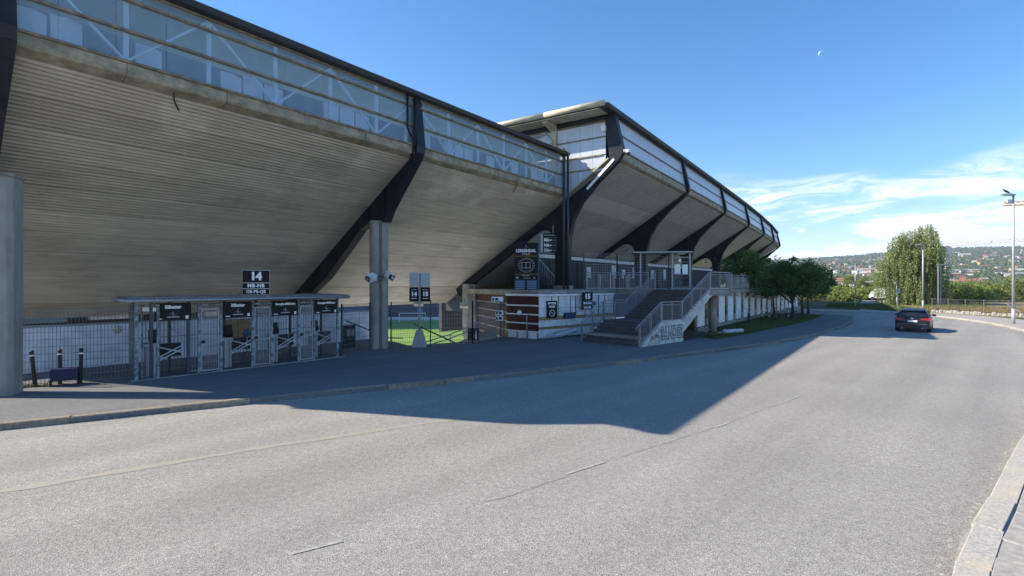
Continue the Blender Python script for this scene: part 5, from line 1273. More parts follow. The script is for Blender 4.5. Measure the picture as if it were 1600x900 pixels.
# bicycle
def torus(mb, R_, r_, cx, cz, n=24, m=6):
    mb.tube([(cx + R_ * math.cos(2 * math.pi * k / n), 0, cz + R_ * math.sin(2 * math.pi * k / n)) for k in range(n + 1)], r_, m, caps=False)
def bicycle(lab, loc, rz, mat):
    b = thing('bicycle', lab, 'bicycle', loc, rz, 'bicycles parked on the verge')
    for cx in (-0.52, 0.52):
        w = MB(); torus(w, 0.33, 0.02, cx, 0.35); o = w.build('wheel', M_TYRE, b)
        sp = MB()
        for k in range(12): a = k * math.pi / 6; sp.bar((cx, 0, 0.35), (cx + 0.32 * math.cos(a), 0, 0.35 + 0.32 * math.sin(a)), 0.004)
        sp.build('spokes', M_GALV, o)
    A, B, C_, D = (-0.52, 0, 0.35), (-0.08, 0, 0.32), (-0.22, 0, 0.82), (0.34, 0, 0.85)
    mb = MB()
    for p, q in ((A, B), (A, C_), (B, C_), (C_, D), (B, D), (D, (0.52, 0, 0.35))): mb.tube([p, q], 0.018, 6)
    mb.build('bicycle_frame', mat, b)
    MB().tube([(0.32, 0, 0.85), (0.30, 0, 1.0), (0.34, -0.05, 1.03), (0.26, -0.28, 1.03)], 0.014, 6).tube([(0.34, 0.05, 1.03), (0.26, 0.28, 1.03)], 0.014, 6).tube([(0.34, -0.05, 1.03), (0.34, 0.05, 1.03)], 0.014, 6).build('handlebar', M_BLKPL, b)
    MB().tube([(-0.22, 0, 0.8), (-0.25, 0, 0.95)], 0.014, 6).build('seat_post', M_GALV, b)
    MB().poly([(-0.40, -0.07), (-0.12, -0.02), (-0.12, 0.02), (-0.40, 0.07)], 0.95, 1.0).build('saddle', M_BLKPL, b)
    MB().lathe([(0.09, -0.01), (0.09, 0.01)], 14).build('chainring', M_GALV, b, loc=(-0.08, -0.05, 0.32)).rotation_euler = (R(90), 0, 0)
    return b
b1 = bicycle('dark bicycle parked end-on under the first tree by the white wall', (18.3, 39.6, 0.13), R(70), M_BLKPL)
b2 = bicycle('pale framed bicycle leaning between the first two trees', (21.6, 41.9, 0.13), R(60), M_GALV)
b3 = bicycle('dark bicycle seen side-on, left of the pale one', (21.6, 42.9, 0.13), R(8), M_BLKPL)
b4 = bicycle('dark bicycle seen side-on, right of the pale one', (23.4, 43.2, 0.13), R(-6), M_BLKPL)
# debris below stair
db = thing('rubble_pile', 'pile of dark branches and boards under the staircase landing', 'rubble', (9.6, 28.3, 0.12), R(30))
random.seed(21)
for k in range(26):
    x, y = random.uniform(-0.2, 2.0), random.uniform(-0.5, 0.6); L = random.uniform(0.5, 1.3); a = random.uniform(-0.6, 0.6); z = random.uniform(0.04, 0.42) * (1 - abs(x - 0.9) / 2)
    MB().bar((x - L / 2 * math.cos(a), y - L / 2 * math.sin(a), z), (x + L / 2 * math.cos(a), y + L / 2 * math.sin(a), z + random.uniform(-0.05, 0.12)), random.uniform(0.03, 0.12), 0.03).build('board', random.choice((M_BROWN, M_BARK, M_STEP, M_GALV)), db)
wr = thing('wrapped_bundle', 'white plastic-wrapped bundle lying on the grass right of the round pillar', 'bundle', (13.2, 30.6, 0.13), R(24))
mb = MB(); pts = [(-0.75 + 0.15 * k, 0.05 * math.sin(k * 1.7), 0.14 + 0.02 * math.sin(k * 2.3)) for k in range(11)]
base = len(mb.v); mb.tube(pts, 0.13, 10); mb.build('wrap', M_WRAP, wr, smooth=True)
MB().box(-0.95, 0.1, 0.15, 0.4, 0.0, 0.1).build('plank', M_BOARDW, wr)

# ------------------------------------------------------------------ trees
def leaf_object(name, C, size, mat, seed, parent=None, droop=0.0, asp=0.6):
    r = np.random.default_rng(seed); n = len(C)
    a = r.normal(size=(n, 3)); a[:, 2] *= 0.6; 
    if droop: a[:, 2] -= droop
    a /= np.linalg.norm(a, axis=1)[:, None]
    b = r.normal(size=(n, 3)); b -= (b * a).sum(1)[:, None] * a; b /= np.linalg.norm(b, axis=1)[:, None]
    s_ = size * r.uniform(0.6, 1.4, n)[:, None]
    V = np.empty((n, 4, 3)); V[:, 0] = C - a * s_; V[:, 1] = C + b * s_ * asp; V[:, 2] = C + a * s_; V[:, 3] = C - b * s_ * asp
    o = arrmesh(name, V.reshape(-1, 3), 4, mat)
    if parent: o.parent = parent
    return o
def crown_points(rx, ry, rz, cz, nclump, nleaf, cr, seed, shell=0.55, bottom=-0.7):
    r = np.random.default_rng(seed); cs = []
    while len(cs) < nclump:
        d = r.normal(size=3); d /= np.linalg.norm(d)
        if d[2] < bottom: continue
        k = r.uniform(shell, 1.0) ** 0.7 * r.uniform(0.82, 1.12)
        cs.append((d[0] * rx * k, d[1] * ry * k, cz + d[2] * rz * k))
    cs = np.array(cs); idx = r.integers(0, nclump, nleaf); rad = cr * r.uniform(0.5, 1.25, nclump)
    off = r.normal(size=(nleaf, 3)) * rad[idx][:, None] * np.array([0.55, 0.55, 0.36])
    return cs[idx] + off, cs
def tree(name, label, cat, loc, rx, ry, rz, cz, trunk_h, tr, mat, bark, nclump=60, nleaf=9000, cr=0.9, size=0.13, seed=1, group=None, shell=0.5, limbs=7, bottom=-0.7):
    t_ = thing(name, label, cat, loc, 0, group)
    C, cs = crown_points(rx, ry, rz, cz, nclump, nleaf, cr, seed, shell, bottom)
    leaf_object('crown', C, size, mat, seed + 5, t_)
    r = random.Random(seed); top = (r.uniform(-0.2, 0.2), r.uniform(-0.2, 0.2), trunk_h)
    MB().tube([(0, 0, -0.15), (0.02, 0.02, 0.25), (top[0] * 0.5, top[1] * 0.5, trunk_h * 0.5), top, (top[0] * 1.4, top[1] * 1.4, cz + rz * 0.4)], tr * 1.25, 9, tr * 0.3).build('trunk', bark, t_, smooth=True)
    for k in range(limbs):
        e = cs[r.randrange(len(cs))]; s0 = (top[0] * 0.8, top[1] * 0.8, trunk_h * r.uniform(0.75, 1.15))
        mid = tuple((a + b) / 2 + (0.15 if i == 2 else 0) for i, (a, b) in enumerate(zip(s0, e)))
        MB().tube([s0, mid, tuple(e)], tr * 0.42, 6, tr * 0.1).build('limb', bark, t_, smooth=True)
    return t_
GT = 'small trees on the verge beside the stadium'
tree('maple_tree', 'slim dark green tree with thin trunk, first one right of the staircase', 'tree', (19.1, 42.0, 0.12), 2.5, 2.2, 2.2, 3.5, 1.9, 0.09, M_LEAFD, M_BARK, 75, 6500, 0.5, 0.095, 31, GT, 0.3)
tree('maple_tree', 'thin dark tree behind the parked bicycles', 'tree', (25.2, 49.2, 0.12), 2.2, 2.0, 1.9, 3.7, 2.0, 0.10, M_LEAFD, M_BARK, 55, 5000, 0.55, 0.105, 32, GT, 0.3)
tree('maple_tree', 'broad dark round-crowned tree at the end of the verge, nearest the road', 'tree', (23.9, 43.6, 0.12), 2.8, 2.5, 2.0, 3.15, 1.3, 0.16, M_LEAFD, M_BARK, 125, 13500, 0.56, 0.10, 33, GT, 0.25)
tree('maple_tree', 'dark spreading tree just behind the broad one, trunk a little to its right', 'tree', (28.0, 49.4, 0.12), 2.6, 2.4, 1.9, 3.2, 1.4, 0.14, M_LEAFD, M_BARK, 70, 7500, 0.6, 0.11, 34, GT, 0.3)
tree('maple_tree', 'farthest of the dark verge trees with slanting trunk', 'tree', (31.6, 54.6, 0.0), 2.3, 2.3, 1.8, 3.4, 1.6, 0.13, M_LEAFD, M_BARK, 60, 6000, 0.6, 0.12, 35, GT, 0.3)
# big weeping birch
def weeping(label, loc, leaders, nstr, mat, seed, bark):
    t_ = thing('weeping_birch', label, 'tree', loc); r = np.random.default_rng(seed); pts = []
    wts_ = np.array([l[3] ** 2 * l[2] for l in leaders]); wts_ = wts_ / wts_.sum()
    for k in range(nstr):
        lx, ly, h, rad = leaders[r.choice(len(leaders), p=wts_)]
        a = r.uniform(0, 2 * math.pi); f = r.uniform(0.10, 1.0) ** 0.8; q = math.sqrt(r.uniform(0.05, 1))
        env = rad * (1.0 if f < 0.62 else math.sqrt(max(0.02, 1 - ((f - 0.62) / 0.40) ** 2))) * (1 + 0.18 * math.sin(3 * a + 5 * f + lx))
        x, y, z = lx + env * q * math.cos(a), ly + env * q * math.sin(a), h * f
        L = min(r.uniform(0.9, 3.8), z); m = int(L * 17) + 3; tt = np.linspace(0, 1, m)
        P = np.stack([x + 0.5 * tt * math.cos(a) * (1 - tt) + r.normal(0, 0.10, m), y + 0.5 * tt * math.sin(a) * (1 - tt) + r.normal(0, 0.10, m), np.maximum(z - tt * L, r.uniform(0.1, 0.9)) + r.normal(0, 0.09, m)], 1); pts.append(P)
    C = np.concatenate(pts); leaf_object('crown', C, 0.12, mat, seed, t_, droop=1.0, asp=0.5)
    rr_ = random.Random(seed)
    for lx, ly, h, rad in leaders:
        MB().tube([(lx * 0.2, ly * 0.2, -0.3), (lx * 0.5, ly * 0.5, h * 0.25), (lx * 0.9, ly * 0.9, h * 0.6), (lx, ly, h * 0.96)], 0.26, 9, 0.03).build('trunk', bark, t_, smooth=True)
        for k in range(6):
            a = rr_.uniform(0, 6.28); z = rr_.uniform(0.35, 0.8) * h; e = rr_.uniform(0.5, 0.9) * rad
            MB().tube([(lx * 0.9, ly * 0.9, z), (lx + e * 0.5 * math.cos(a), ly + e * 0.5 * math.sin(a), z + 1.0), (lx + e * math.cos(a), ly + e * math.sin(a), z + 1.1)], 0.09, 6, 0.02).build('limb', bark, t_, smooth=True)
    return t_
weeping('tall weeping birch with hanging pale green strands beyond the car', (62.4, 80, -0.6), [(-1.9, 0, 11.6, 2.0), (0.1, 0.6, 12.4, 2.3), (1.9, -0.4, 13.1, 2.4), (3.3, 0.5, 11.2, 1.8), (-3.6, 0.3, 8.6, 1.7), (4.3, -0.2, 8.0, 1.4), (-0.8, -1.0, 9.4, 2.4)], 1500, M_LEAFB, 5, M_BIRCHB)
# mid-distance bushes and trees
def hill_zz(Y): return -0.5 - 1.5 * (Y - 90) / 25
GB = 'bushes and trees beyond the road bend'
mids = [
 ('leafy_bush', 'bright green rounded bush low beside the bend, left of the thin lamp post', 74.6, 115, 3.4, 1.9, 2.0, 3.2, M_LEAFM),
 ('leafy_bush', 'bright green bush right of the thin lamp post, beside the path', 79.8, 115, 3.5, 2.3, 2.3, 3.4, M_LEAFM),
 ('round_tree', 'taller round tree rising behind the bright bushes', 88.4, 130, 4.6, 4.9, 3.9, 5.2, M_LEAFO),
 ('round_tree', 'pale green tree showing just right of the dark verge trees', 83.0, 133, 3.6, 4.0, 3.2, 3.6, M_LEAFM),
 ('leafy_bush', 'low shrub half hidden behind the dark verge trees', 68.5, 116, 3.6, 1.7, 1.8, 3.0, M_LEAFO),
 ('leafy_bush', 'dense green bush just right of the weeping birch', 74.0, 84, 5.0, 2.2, 1.9, 4.2, M_LEAFM),
 ('round_tree', 'dark small tree beside the grey mast right of the birch', 73.2, 92, 2.6, 3.0, 3.0, 3.2, M_LEAFD),
 ('round_tree', 'olive tree behind the mesh fence, left of the near lamp post', 87.5, 95, 6.0, 1.9, 2.3, 5.0, M_LEAFO),
 ('round_tree', 'olive leafy tree behind the near lamp post', 96.5, 98, 6.0, 2.1, 2.9, 5.0, M_LEAFO),
 ('leafy_bush', 'green shrub mass at the right picture edge behind the fence', 104, 100, 6.0, 2.1, 2.9, 5.0, M_LEAFM),
 ('round_tree', 'green tree filling behind the dense bush and fence', 80, 96, 4.5, 1.9, 2.0, 4.0, M_LEAFM),
]
for i, (nm, lab, X, Y, rx, cz, rz, ry, mt) in enumerate(mids):
    tree(nm, lab, 'bush' if nm == 'leafy_bush' else 'tree', (X, Y, -0.5 if Y < 105 else hill_zz(Y)), rx, ry, rz, cz, 1.4, 0.14, mt, M_BARK, 70, 8000, 1.0, 0.16, 60 + i, GB, 0.35, 5, -0.95)

# ------------------------------------------------------------------ far side: fence, stones, path, lamps
pth = ngon_sheet('path', [(40.5, 59.5), (45.8, 59.5), (60.5, 82), (74.5, 101), (70.5, 103), (55.5, 82)], 0.012, M_SLAB)
dg = ngon_sheet('dry_verge', [(44, 53.5), (47.5, 47.0), (60, 40), (80, 40), (110, 92), (62, 92), (50, 62)], -0.012, M_DRY)
g4 = blades('dry_grass', [(48, 54), (49.5, 46.5), (58, 41), (66, 42), (70, 62), (52, 66)], 30000, 0.15, 0.6, -0.01, M_DRY, 9, 0.02); tag(g4, 'dry straw and reddish weeds behind the mesh fence', 'dry grass')
g5 = blades('verge_grass', [(44, 58), (47, 57), (52, 66), (60, 82), (52, 84), (44, 72)], 14000, 0.05, 0.25, 0.0, M_BLADE, 10, 0.03); tag(g5, 'sunlit green grass beside the path below the birch', 'grass')
g6 = blades('verge_grass', [(51.5, 58.5), (54, 57), (70, 76), (64, 84)], 12000, 0.05, 0.3, 0.0, M_BLADE, 12, 0.03); tag(g6, 'sunlit green grass right of the path under the birch', 'grass')
sw = thing('stone_edging', 'row of rough pale stones along the foot of the right mesh fence', 'stone edging', (0, 0, 0))
stl = resample([(47.0, 57.0), (47.6, 51.5), (49.2, 47.2), (54, 42.2), (60, 38)], 0.42); random.seed(5)
for p in stl:
    a = random.uniform(0.2, 0.29); h = random.uniform(0.15, 0.30); q = [(a * (0.8 + 0.3 * random.random()) * math.cos(k * math.pi / 3.5), a * (0.7 + 0.3 * random.random()) * math.sin(k * math.pi / 3.5)) for k in range(7)]
    mb = MB(); mb.add([(x, y, -0.05) for x, y in q] + [(x * 0.95, y * 0.95, h * 0.65) for x, y in q] + [(x * 0.6, y * 0.6, h) for x, y in q], [tuple(range(14, 21))] + [(i, (i + 1) % 7, 7 + (i + 1) % 7, 7 + i) for i in range(7)] + [(7 + i, 7 + (i + 1) % 7, 14 + (i + 1) % 7, 14 + i) for i in range(7)])
    mb.build('stone', M_STONE, sw, loc=(p[0], p[1], 0.05))
rf = thing('chain_link_fence', 'low grey chain-link fence on thin posts in front of dry grass at right', 'fence')
fl_ = resample([(48.0, 58.5), (48.4, 52.5), (50.1, 47.9), (55, 43), (62, 38)], 2.0)
for a, b in zip(fl_[:-1], fl_[1:]):
    if np.linalg.norm(b - a) < 0.5: continue
    MB().bar((a[0], a[1], 0), (a[0], a[1], 1.55), 0.05).build('post', M_GALV, rf)
    mb = MB(); L = np.linalg.norm(b - a); n = int(L / 0.1)
    for i in range(n):
        p = a + (b - a) * i / n; 
        for sg_ in (1, -1):
            q = p + (b - a) / L * 0.75 * sg_
            if 0 <= np.dot(q - a, b - a) / L <= L: mb.bar((p[0], p[1], 0.05), (q[0], q[1], 1.45), 0.005)
    mb.bar((a[0], a[1], 1.48), (b[0], b[1], 1.48), 0.02)
    tag(mb.build('chain_mesh', M_WIRE, rf), kind='stuff')
MB().bar((49.6, 49.3, 0), (48.9, 50.8, 1.3), 0.05).build('brace', M_GALV, rf)

def lamp(label, x, y, h, arm, rz, r0=0.09):
    l_ = thing('street_lamp', label, 'street lamp', (x, y, 0.05), rz, 'street lamps along the bend')
    MB().tube([(0, 0, 0), (0, 0, 1.2)], r0 * 1.15, 12).build('base_sleeve', M_LAMPG, l_, smooth=True)
    MB().tube([(0, 0, 1.2), (0, 0, h)], r0, 12, r0 * 0.6).build('pole', M_LAMPG, l_, smooth=True)
    MB().tube([(0, 0, h - 0.03), (-arm * 0.3, 0, h + 0.02)], 0.04, 8).build('arm', M_LAMPG, l_, smooth=True)
    mb = MB(); mb.add([(0.1, -0.10, h), (0.1, 0.10, h), (-arm, 0.06, h + 0.05), (-arm, -0.06, h + 0.05), (0.1, -0.12, h + 0.1), (0.1, 0.12, h + 0.1), (-arm * 0.5, 0.15, h + 0.16), (-arm * 0.5, -0.15, h + 0.16), (-arm, 0.08, h + 0.1), (-arm, -0.08, h + 0.1), (-arm * 0.5, 0.15, h + 0.0), (-arm * 0.5, -0.15, h + 0.0)],
                     [(0, 1, 5, 4), (4, 5, 6, 7), (7, 6, 8, 9), (9, 8, 2, 3), (0, 11, 10, 1), (11, 3, 2, 10), (0, 4, 7, 11), (11, 7, 9, 3), (1, 10, 6, 5), (10, 2, 8, 6)])
    mb.build('lamp_head', M_LAMPG, l_, bevel=0.015)
    return l_
lamp('nearest tall grey street lamp at the right picture edge, with a bird on top', 37.8, 38.6, 9.72, 0.95, R(0), 0.10)
lamp('grey street lamp standing in front of the weeping birch', 48.0, 59.8, 7.65, 0.85, R(0), 0.10)
lamp('thin grey street lamp beside the bright bushes, left of the birch', 47.6, 71, 5.9, 0.6, R(180), 0.07)
lamp('short thin lamp post at the path mouth by the birch', 58.0, 77.2, 3.2, 0.4, R(0), 0.05)
# bird
bd = thing('bird', 'dark crow perched on top of the nearest street lamp head', 'bird', (37.25, 38.6, 9.93), R(160))
mb = MB(); mb.lathe([(0.0, -0.26), (0.03, -0.24), (0.075, -0.08), (0.085, 0.02), (0.065, 0.12), (0.045, 0.17)], 10); o = mb.build('body', M_BLKPL, bd, smooth=True, loc=(0, 0, 0.17)); o.rotation_euler = (0, R(55), 0)
mb = MB(); mb.lathe([(0.0, -0.05), (0.04, -0.03), (0.052, 0.0), (0.04, 0.035), (0.0, 0.05)], 10); mb.build('head', M_BLKPL, bd, smooth=True, loc=(0.15, 0, 0.30))
MB().add([(0.19, -0.012, 0.30), (0.19, 0.012, 0.30), (0.19, 0, 0.275), (0.26, 0, 0.28)], [(0, 1, 3), (1, 2, 3), (2, 0, 3)]).build('beak', M_BLKPL, bd)
MB().add([(-0.14, -0.04, 0.10), (-0.14, 0.04, 0.10), (-0.34, 0.03, 0.01), (-0.34, -0.03, 0.01), (-0.14, 0, 0.12)], [(0, 1, 2, 3), (0, 3, 4), (1, 4, 2), (2, 4, 3)]).build('tail', M_BLKPL, bd)
for y in (-0.03, 0.03): MB().tube([(0, y, 0.0), (0, y, 0.12)], 0.006, 5).build('leg', M_BLKPL, bd)

# grey mast, signs, small vans far off
ms_ = thing('grey_mast', 'grey steel mast with short cross arm beside the birch', 'mast', (63.6, 76.2, -0.3))
MB().tube([(-0.17, 0, 0), (-0.17, 0, 6.3)], 0.09, 8).build('mast', M_GALV, ms_); MB().tube([(0.17, 0, 0), (0.17, 0, 6.3)], 0.09, 8).build('mast', M_GALV, ms_); MB().box(-0.3, 1.5, -0.12, 0.12, 6.3, 6.5).build('cross_arm', M_GALV, ms_)
rs_ = thing('road_sign', 'small blue and white road sign on a post at the path mouth', 'sign', (48.6, 64.5, 0.0))
MB().tube([(0, 0, 0), (0, 0, 2.6)], 0.035, 8).build('post', M_GALV, rs_); MB().box(-0.25, 0.25, -0.06, -0.04, 2.0, 2.6).build('sign_plate', M_PLATE, rs_)
vans = [(75.5, 104, 'pale grey delivery van parked at the far end of the path'), (79.0, 106, 'pale grey van at the far end of the path, the right one')]
for (x, y, lab) in vans:
    v_ = thing('parked_van', lab, 'van', (x, y, 0.0), R(15), 'vehicles at the end of the path')
    MB().cbox(-1.0, 1.0, -2.4, 1.4, 0.45, 2.3, 0.08).build('van_body', M_PLATE, v_)
    MB().prism([(1.41, 0.45), (1.41, 1.9), (1.9, 1.75), (2.4, 1.1), (2.5, 0.45)], -0.95, 0.95).build('cab', M_PLATE, v_)
    MB().box(-0.8, 0.8, -2.42, -2.39, 1.3, 1.9).build('rear_window', M_CARG, v_)
    for sx in (-0.95, 0.95):
        for sy in (-1.6, 1.6):
            o = MB().lathe([(0.34, -0.12), (0.34, 0.12)], 14).build('wheel', M_TYRE, v_, loc=(sx, sy, 0.34)); o.rotation_euler = (0, R(90), 0)

# cranes
def lattice(parent, a, b, w, h, n, mat):
    a, b = Vector(a), Vector(b); d = (b - a); mb = MB(); side = Vector((0, 0, 1)).cross(d).normalized() * w / 2
    mb.bar(a - side, b - side, 0.2 * h); mb.bar(a + side, b + side, 0.2 * h); mb.bar(a + Vector((0, 0, h)), b + Vector((0, 0, h)), 0.2 * h)
    for i in range(n):
        p = a + d * i / n; q = a + d * (i + 1) / n; m = (p + q) / 2 + Vector((0, 0, h))
        for s_ in (side, -side): mb.bar(p + s_, m, 0.07 * h); mb.bar(m, q + s_, 0.07 * h)
    return mb.build('jib', mat, parent)
c1 = thing('tower_crane', 'pale tower crane with long jib reaching over the hill right of the birch', 'crane', (300, 360, -12))
lattice(c1, (6, 0, 42.6), (100, -60, 46.8), 1.8, 2.0, 36, M_CRANEW)
MB().box(4, 7, -1, 1, 0, 43).build('tower', M_CRANEW, c1); MB().box(-4, 3.5, -1.2, 1.2, 41, 42.5).build('counterweight', M_CONC, c1)
for k in range(5):
    MB().bar((26 + k * 16, -12 - k * 9.5, 43.6 + k * 0.9), (26 + k * 16, -12 - k * 9.5, 45.6 + k * 0.9), 0.3).build('jib_strut', M_CRANEW, c1)
MB().bar((6, 0, 46), (98, -59, 47.5), 0.10).build('tie_bar', M_CRANEW, c1)
c2 = thing('tower_crane', 'yellow crane jib end with counterweight entering at the right edge', 'crane', (205, 205, -6))
lattice(c2, (-6.4, 2, 41.2), (40, -10, 42.2), 1.3, 1.5, 24, M_CRANE)
MB().box(-5.5, -3.0, 1.0, 2.6, 42.2, 43.6).build('counterweight', M_LAMPG, c2); MB().box(20, 22, -6, -4, 0, 42).build('tower', M_CRANE, c2)

# ------------------------------------------------------------------ the car
ch = R(-41)
car = thing('estate_car', 'dark navy estate car driving away round the bend, seen from behind', 'car', (27.2, 34.6, 0.0), ch)
def loft(secs, close=True):
    mb = MB(); n = len(secs[0])
    for s_ in secs: mb.v += [tuple(p) for p in s_]
    for i in range(len(secs) - 1):
        for k in range(n if close else n - 1): a, b = i * n + k, i * n + (k + 1) % n; mb.f.append((a, b, b + n, a + n))
    mb.f.append(tuple(range(n - 1, -1, -1))); mb.f.append(tuple((len(secs) - 1) * n + k for k in range(n)))
    return mb
def bsec(y, w, zb, zs, zt, wt):
    h = [(w * 0.82, zb), (w * 0.97, zb + 0.07), (w, zb + 0.22), (w * 1.0, (zb + zs) / 2 + 0.08), (w * 0.985, zs - 0.05), (w * 0.95, zs), (wt, zt)]
    return [(x, y, z) for x, z in h] + [(-x, y, z) for x, z in reversed(h)]
secs = [bsec(-2.36, 0.74, 0.40, 0.80, 0.84, 0.6), bsec(-2.32, 0.84, 0.27, 0.90, 0.95, 0.70), bsec(-2.2, 0.895, 0.22, 0.95, 0.99, 0.74), bsec(-1.7, 0.915, 0.20, 0.95, 0.98, 0.80), bsec(-0.8, 0.92, 0.19, 0.93, 0.95, 0.8), bsec(0.3, 0.92, 0.19, 0.91, 0.93, 0.8),
        bsec(1.0, 0.915, 0.19, 0.89, 0.95, 0.74), bsec(1.7, 0.90, 0.20, 0.80, 0.86, 0.66), bsec(2.15, 0.84, 0.22, 0.68, 0.74, 0.58), bsec(2.38, 0.66, 0.30, 0.55, 0.60, 0.5)]
body = loft(secs).build('body', M_CARP, car, smooth=True)
def gsec(y, w0, z0, w1, z1, wr_):
    h = [(w0, z0), ((w0 + w1) / 2 + 0.02, (z0 + z1) / 2), (w1, z1), (w1 * 0.93, z1 + 0.05), (wr_, z1 + 0.075)]
    return [(x, y, z) for x, z in h] + [(-x, y, z) for x, z in reversed(h)]
loft([gsec(-2.26, 0.82, 0.93, 0.78, 0.96, 0.4), gsec(-2.02, 0.83, 0.94, 0.70, 1.30, 0.4), gsec(-1.92, 0.84, 0.94, 0.68, 1.36, 0.4), gsec(-1.0, 0.85, 0.93, 0.665, 1.385, 0.4), gsec(0.1, 0.85, 0.92, 0.66, 1.38, 0.4), gsec(0.45, 0.84, 0.92, 0.655, 1.33, 0.4), gsec(1.35, 0.80, 0.90, 0.74, 0.94, 0.4)]).build('roof', M_CARP, car, smooth=True)
# glass
MB().add([(-0.74, -2.285, 0.99), (0.74, -2.285, 0.99), (0.64, -2.055, 1.30), (-0.64, -2.055, 1.30), (0, -2.31, 0.99), (0, -2.08, 1.31)], [(0, 4, 5, 3), (4, 1, 2, 5)]).build('rear_window', M_CARG, car)
MB().add([(-0.68, -2.0, 1.395), (0.68, -2.0, 1.395), (0.62, -2.17, 1.35), (-0.62, -2.17, 1.35), (-0.68, -2.0, 1.43), (0.68, -2.0, 1.43), (0.62, -2.17, 1.37), (-0.62, -2.17, 1.37)], [(0, 3, 2, 1), (4, 5, 6, 7), (2, 3, 7, 6), (0, 4, 7, 3), (1, 2, 6, 5), (0, 1, 5, 4)]).build('spoiler', M_CARP, car)
for sx in (1, -1):
    for y0, y1, a0_, a1_ in ((-1.95, -1.25, -1.75, -1.22), (-1.15, -0.2, -1.15, -0.2), (-0.12, 1.0, -0.12, 0.42)):
        MB().add([(sx * 0.872, y0, 0.98), (sx * 0.872, y1, 0.97), (sx * 0.70, a1_, 1.33), (sx * 0.705, a0_, 1.33)], [(0, 1, 2, 3)]).build('side_window', M_CARG, car)
    lt = MB().add([(sx * 0.92, -2.18, 0.93), (sx * 0.90, -2.33, 0.93), (sx * 0.42, -2.40, 0.90), (sx * 0.42, -2.40, 0.80), (sx * 0.88, -2.38, 0.78), (sx * 0.93, -2.18, 0.80),
              (sx * 0.89, -2.15, 0.93), (sx * 0.42, -2.3, 0.90), (sx * 0.42, -2.3, 0.80), (sx * 0.89, -2.15, 0.80)], [(0, 1, 4, 5), (1, 2, 3, 4), (0, 6, 7, 2, 1), (5, 4, 3, 8, 9), (2, 7, 8, 3)]).build('tail_light', M_TAIL, car)
    MB().cbox(sx * 1.0 - 0.11, sx * 1.0 + 0.11, 0.75, 0.93, 0.92, 1.06, 0.02).build('wing_mirror', M_CARP, car)
    MB().tube([(sx * 0.56, -1.75, 1.47), (sx * 0.60, -1.6, 1.50), (sx * 0.60, -0.1, 1.50), (sx * 0.56, 0.05, 1.46)], 0.02, 6).build('roof_rail', M_DARK, car, smooth=True)
    MB().box(sx * 0.55 - 0.12, sx * 0.55 + 0.12, -2.375, -2.345, 0.36, 0.40).build('rear_reflector', M_TAIL, car)
    for sy in (-1.42, 1.42):
        w_ = MB().lathe([(0.24, -0.115), (0.315, -0.11), (0.33, -0.07), (0.33, 0.07), (0.315, 0.11), (0.24, 0.115)], 22).build('wheel', M_TYRE, car, loc=(sx * 0.81, sy, 0.33), smooth=False); w_.rotation_euler = (0, R(90), 0)
        MB().lathe([(0.05, -0.12), (0.22, -0.118), (0.22, 0.118), (0.05, 0.12)], 18).build('rim', M_RIM, w_)
MB().cbox(-0.86, 0.86, -2.43, -2.2, 0.24, 0.56, 0.05).build('rear_bumper', M_CARP, car)
MB().box(-0.70, 0.70, -2.435, -2.30, 0.235, 0.34).build('bumper_skirt', M_BLKPL, car)
MB().box(-0.75, 0.75, -2.434, -2.428, 0.535, 0.55).build('chrome_strip', M_GALV, car)
pl = MB().box(-0.26, 0.26, -2.445, -2.42, 0.66, 0.77).build('number_plate', M_TEXT, car); MB().box(-0.262, -0.21, -2.448, -2.446, 0.662, 0.768).build('plate_band', M_EUBLUE, pl)
MB().box(-0.30, 0.30, -2.42, -2.32, 0.62, 0.80).build('plate_recess', M_CARP, car)
o = MB().lathe([(0.045, 0), (0.05, 0.015)], 14).build('badge', M_GALV, car, loc=(0, -2.38, 0.875)); o.rotation_euler = (R(90), 0, 0)
for x in (-0.5, 0.5): o = MB().lathe([(0.035, 0), (0.04, 0.06)], 10).build('exhaust_pipe', M_GALV, car, loc=(x, -2.4, 0.26)); o.rotation_euler = (R(90), 0, 0)
MB().bar((0, -2.30, 1.02), (0.35, -2.22, 1.12), 0.015).build('rear_wiper', M_BLKPL, car)

# ------------------------------------------------------------------ far hillside, woods and houses
prof_x = [900, 1180, 1231, 1273, 1340, 1362, 1480, 1600, 1700, 1900, 2100]; prof_y = [418, 410, 406, 404, 400, 397, 388, 386, 388, 396, 405]
def vnoise(x, y, seed=0):
    return (math.sin(x * 1.7 + seed) * math.cos(y * 1.3 - seed * 2) + 0.5 * math.sin(x * 3.9 + y * 2.7 + seed) + 0.25 * math.sin(x * 8.1 - y * 6.3)) / 1.75
def hill_z(X, Y):
    k = X / Y; px_ = 800 + 800 * k; top = 3 + (446 - np.interp(px_, prof_x, prof_y)) / 800 * 2600
    if Y < 90: return -0.5
    if Y < 330: t_ = (Y - 90) / 240; return -0.5 - 14 * (1 - (1 - t_) ** 1.5)
    if Y < 2600:
        t_ = (Y - 330) / 2270; g = t_ ** 1.3
        return -14.5 + (top + 14.5) * g + 9 * vnoise(X / 260, Y / 300, 1) * math.sin(math.pi * min(1, t_ * 1.05)) 
    return top - (Y - 2600) * 0.12
ks = np.linspace(0.30, 1.65, 150); Ys = np.concatenate([np.linspace(86, 330, 14), np.geomspace(350, 3400, 90)])
V = []; F = []
for Y in Ys:
    for k in ks: V.append((k * Y, Y, hill_z(k * Y, Y)))
nk = len(ks)
for i in range(len(Ys) - 1):
    for j in range(nk - 1): F.append((i * nk + j, i * nk + j + 1, (i + 1) * nk + j + 1, (i + 1) * nk + j))
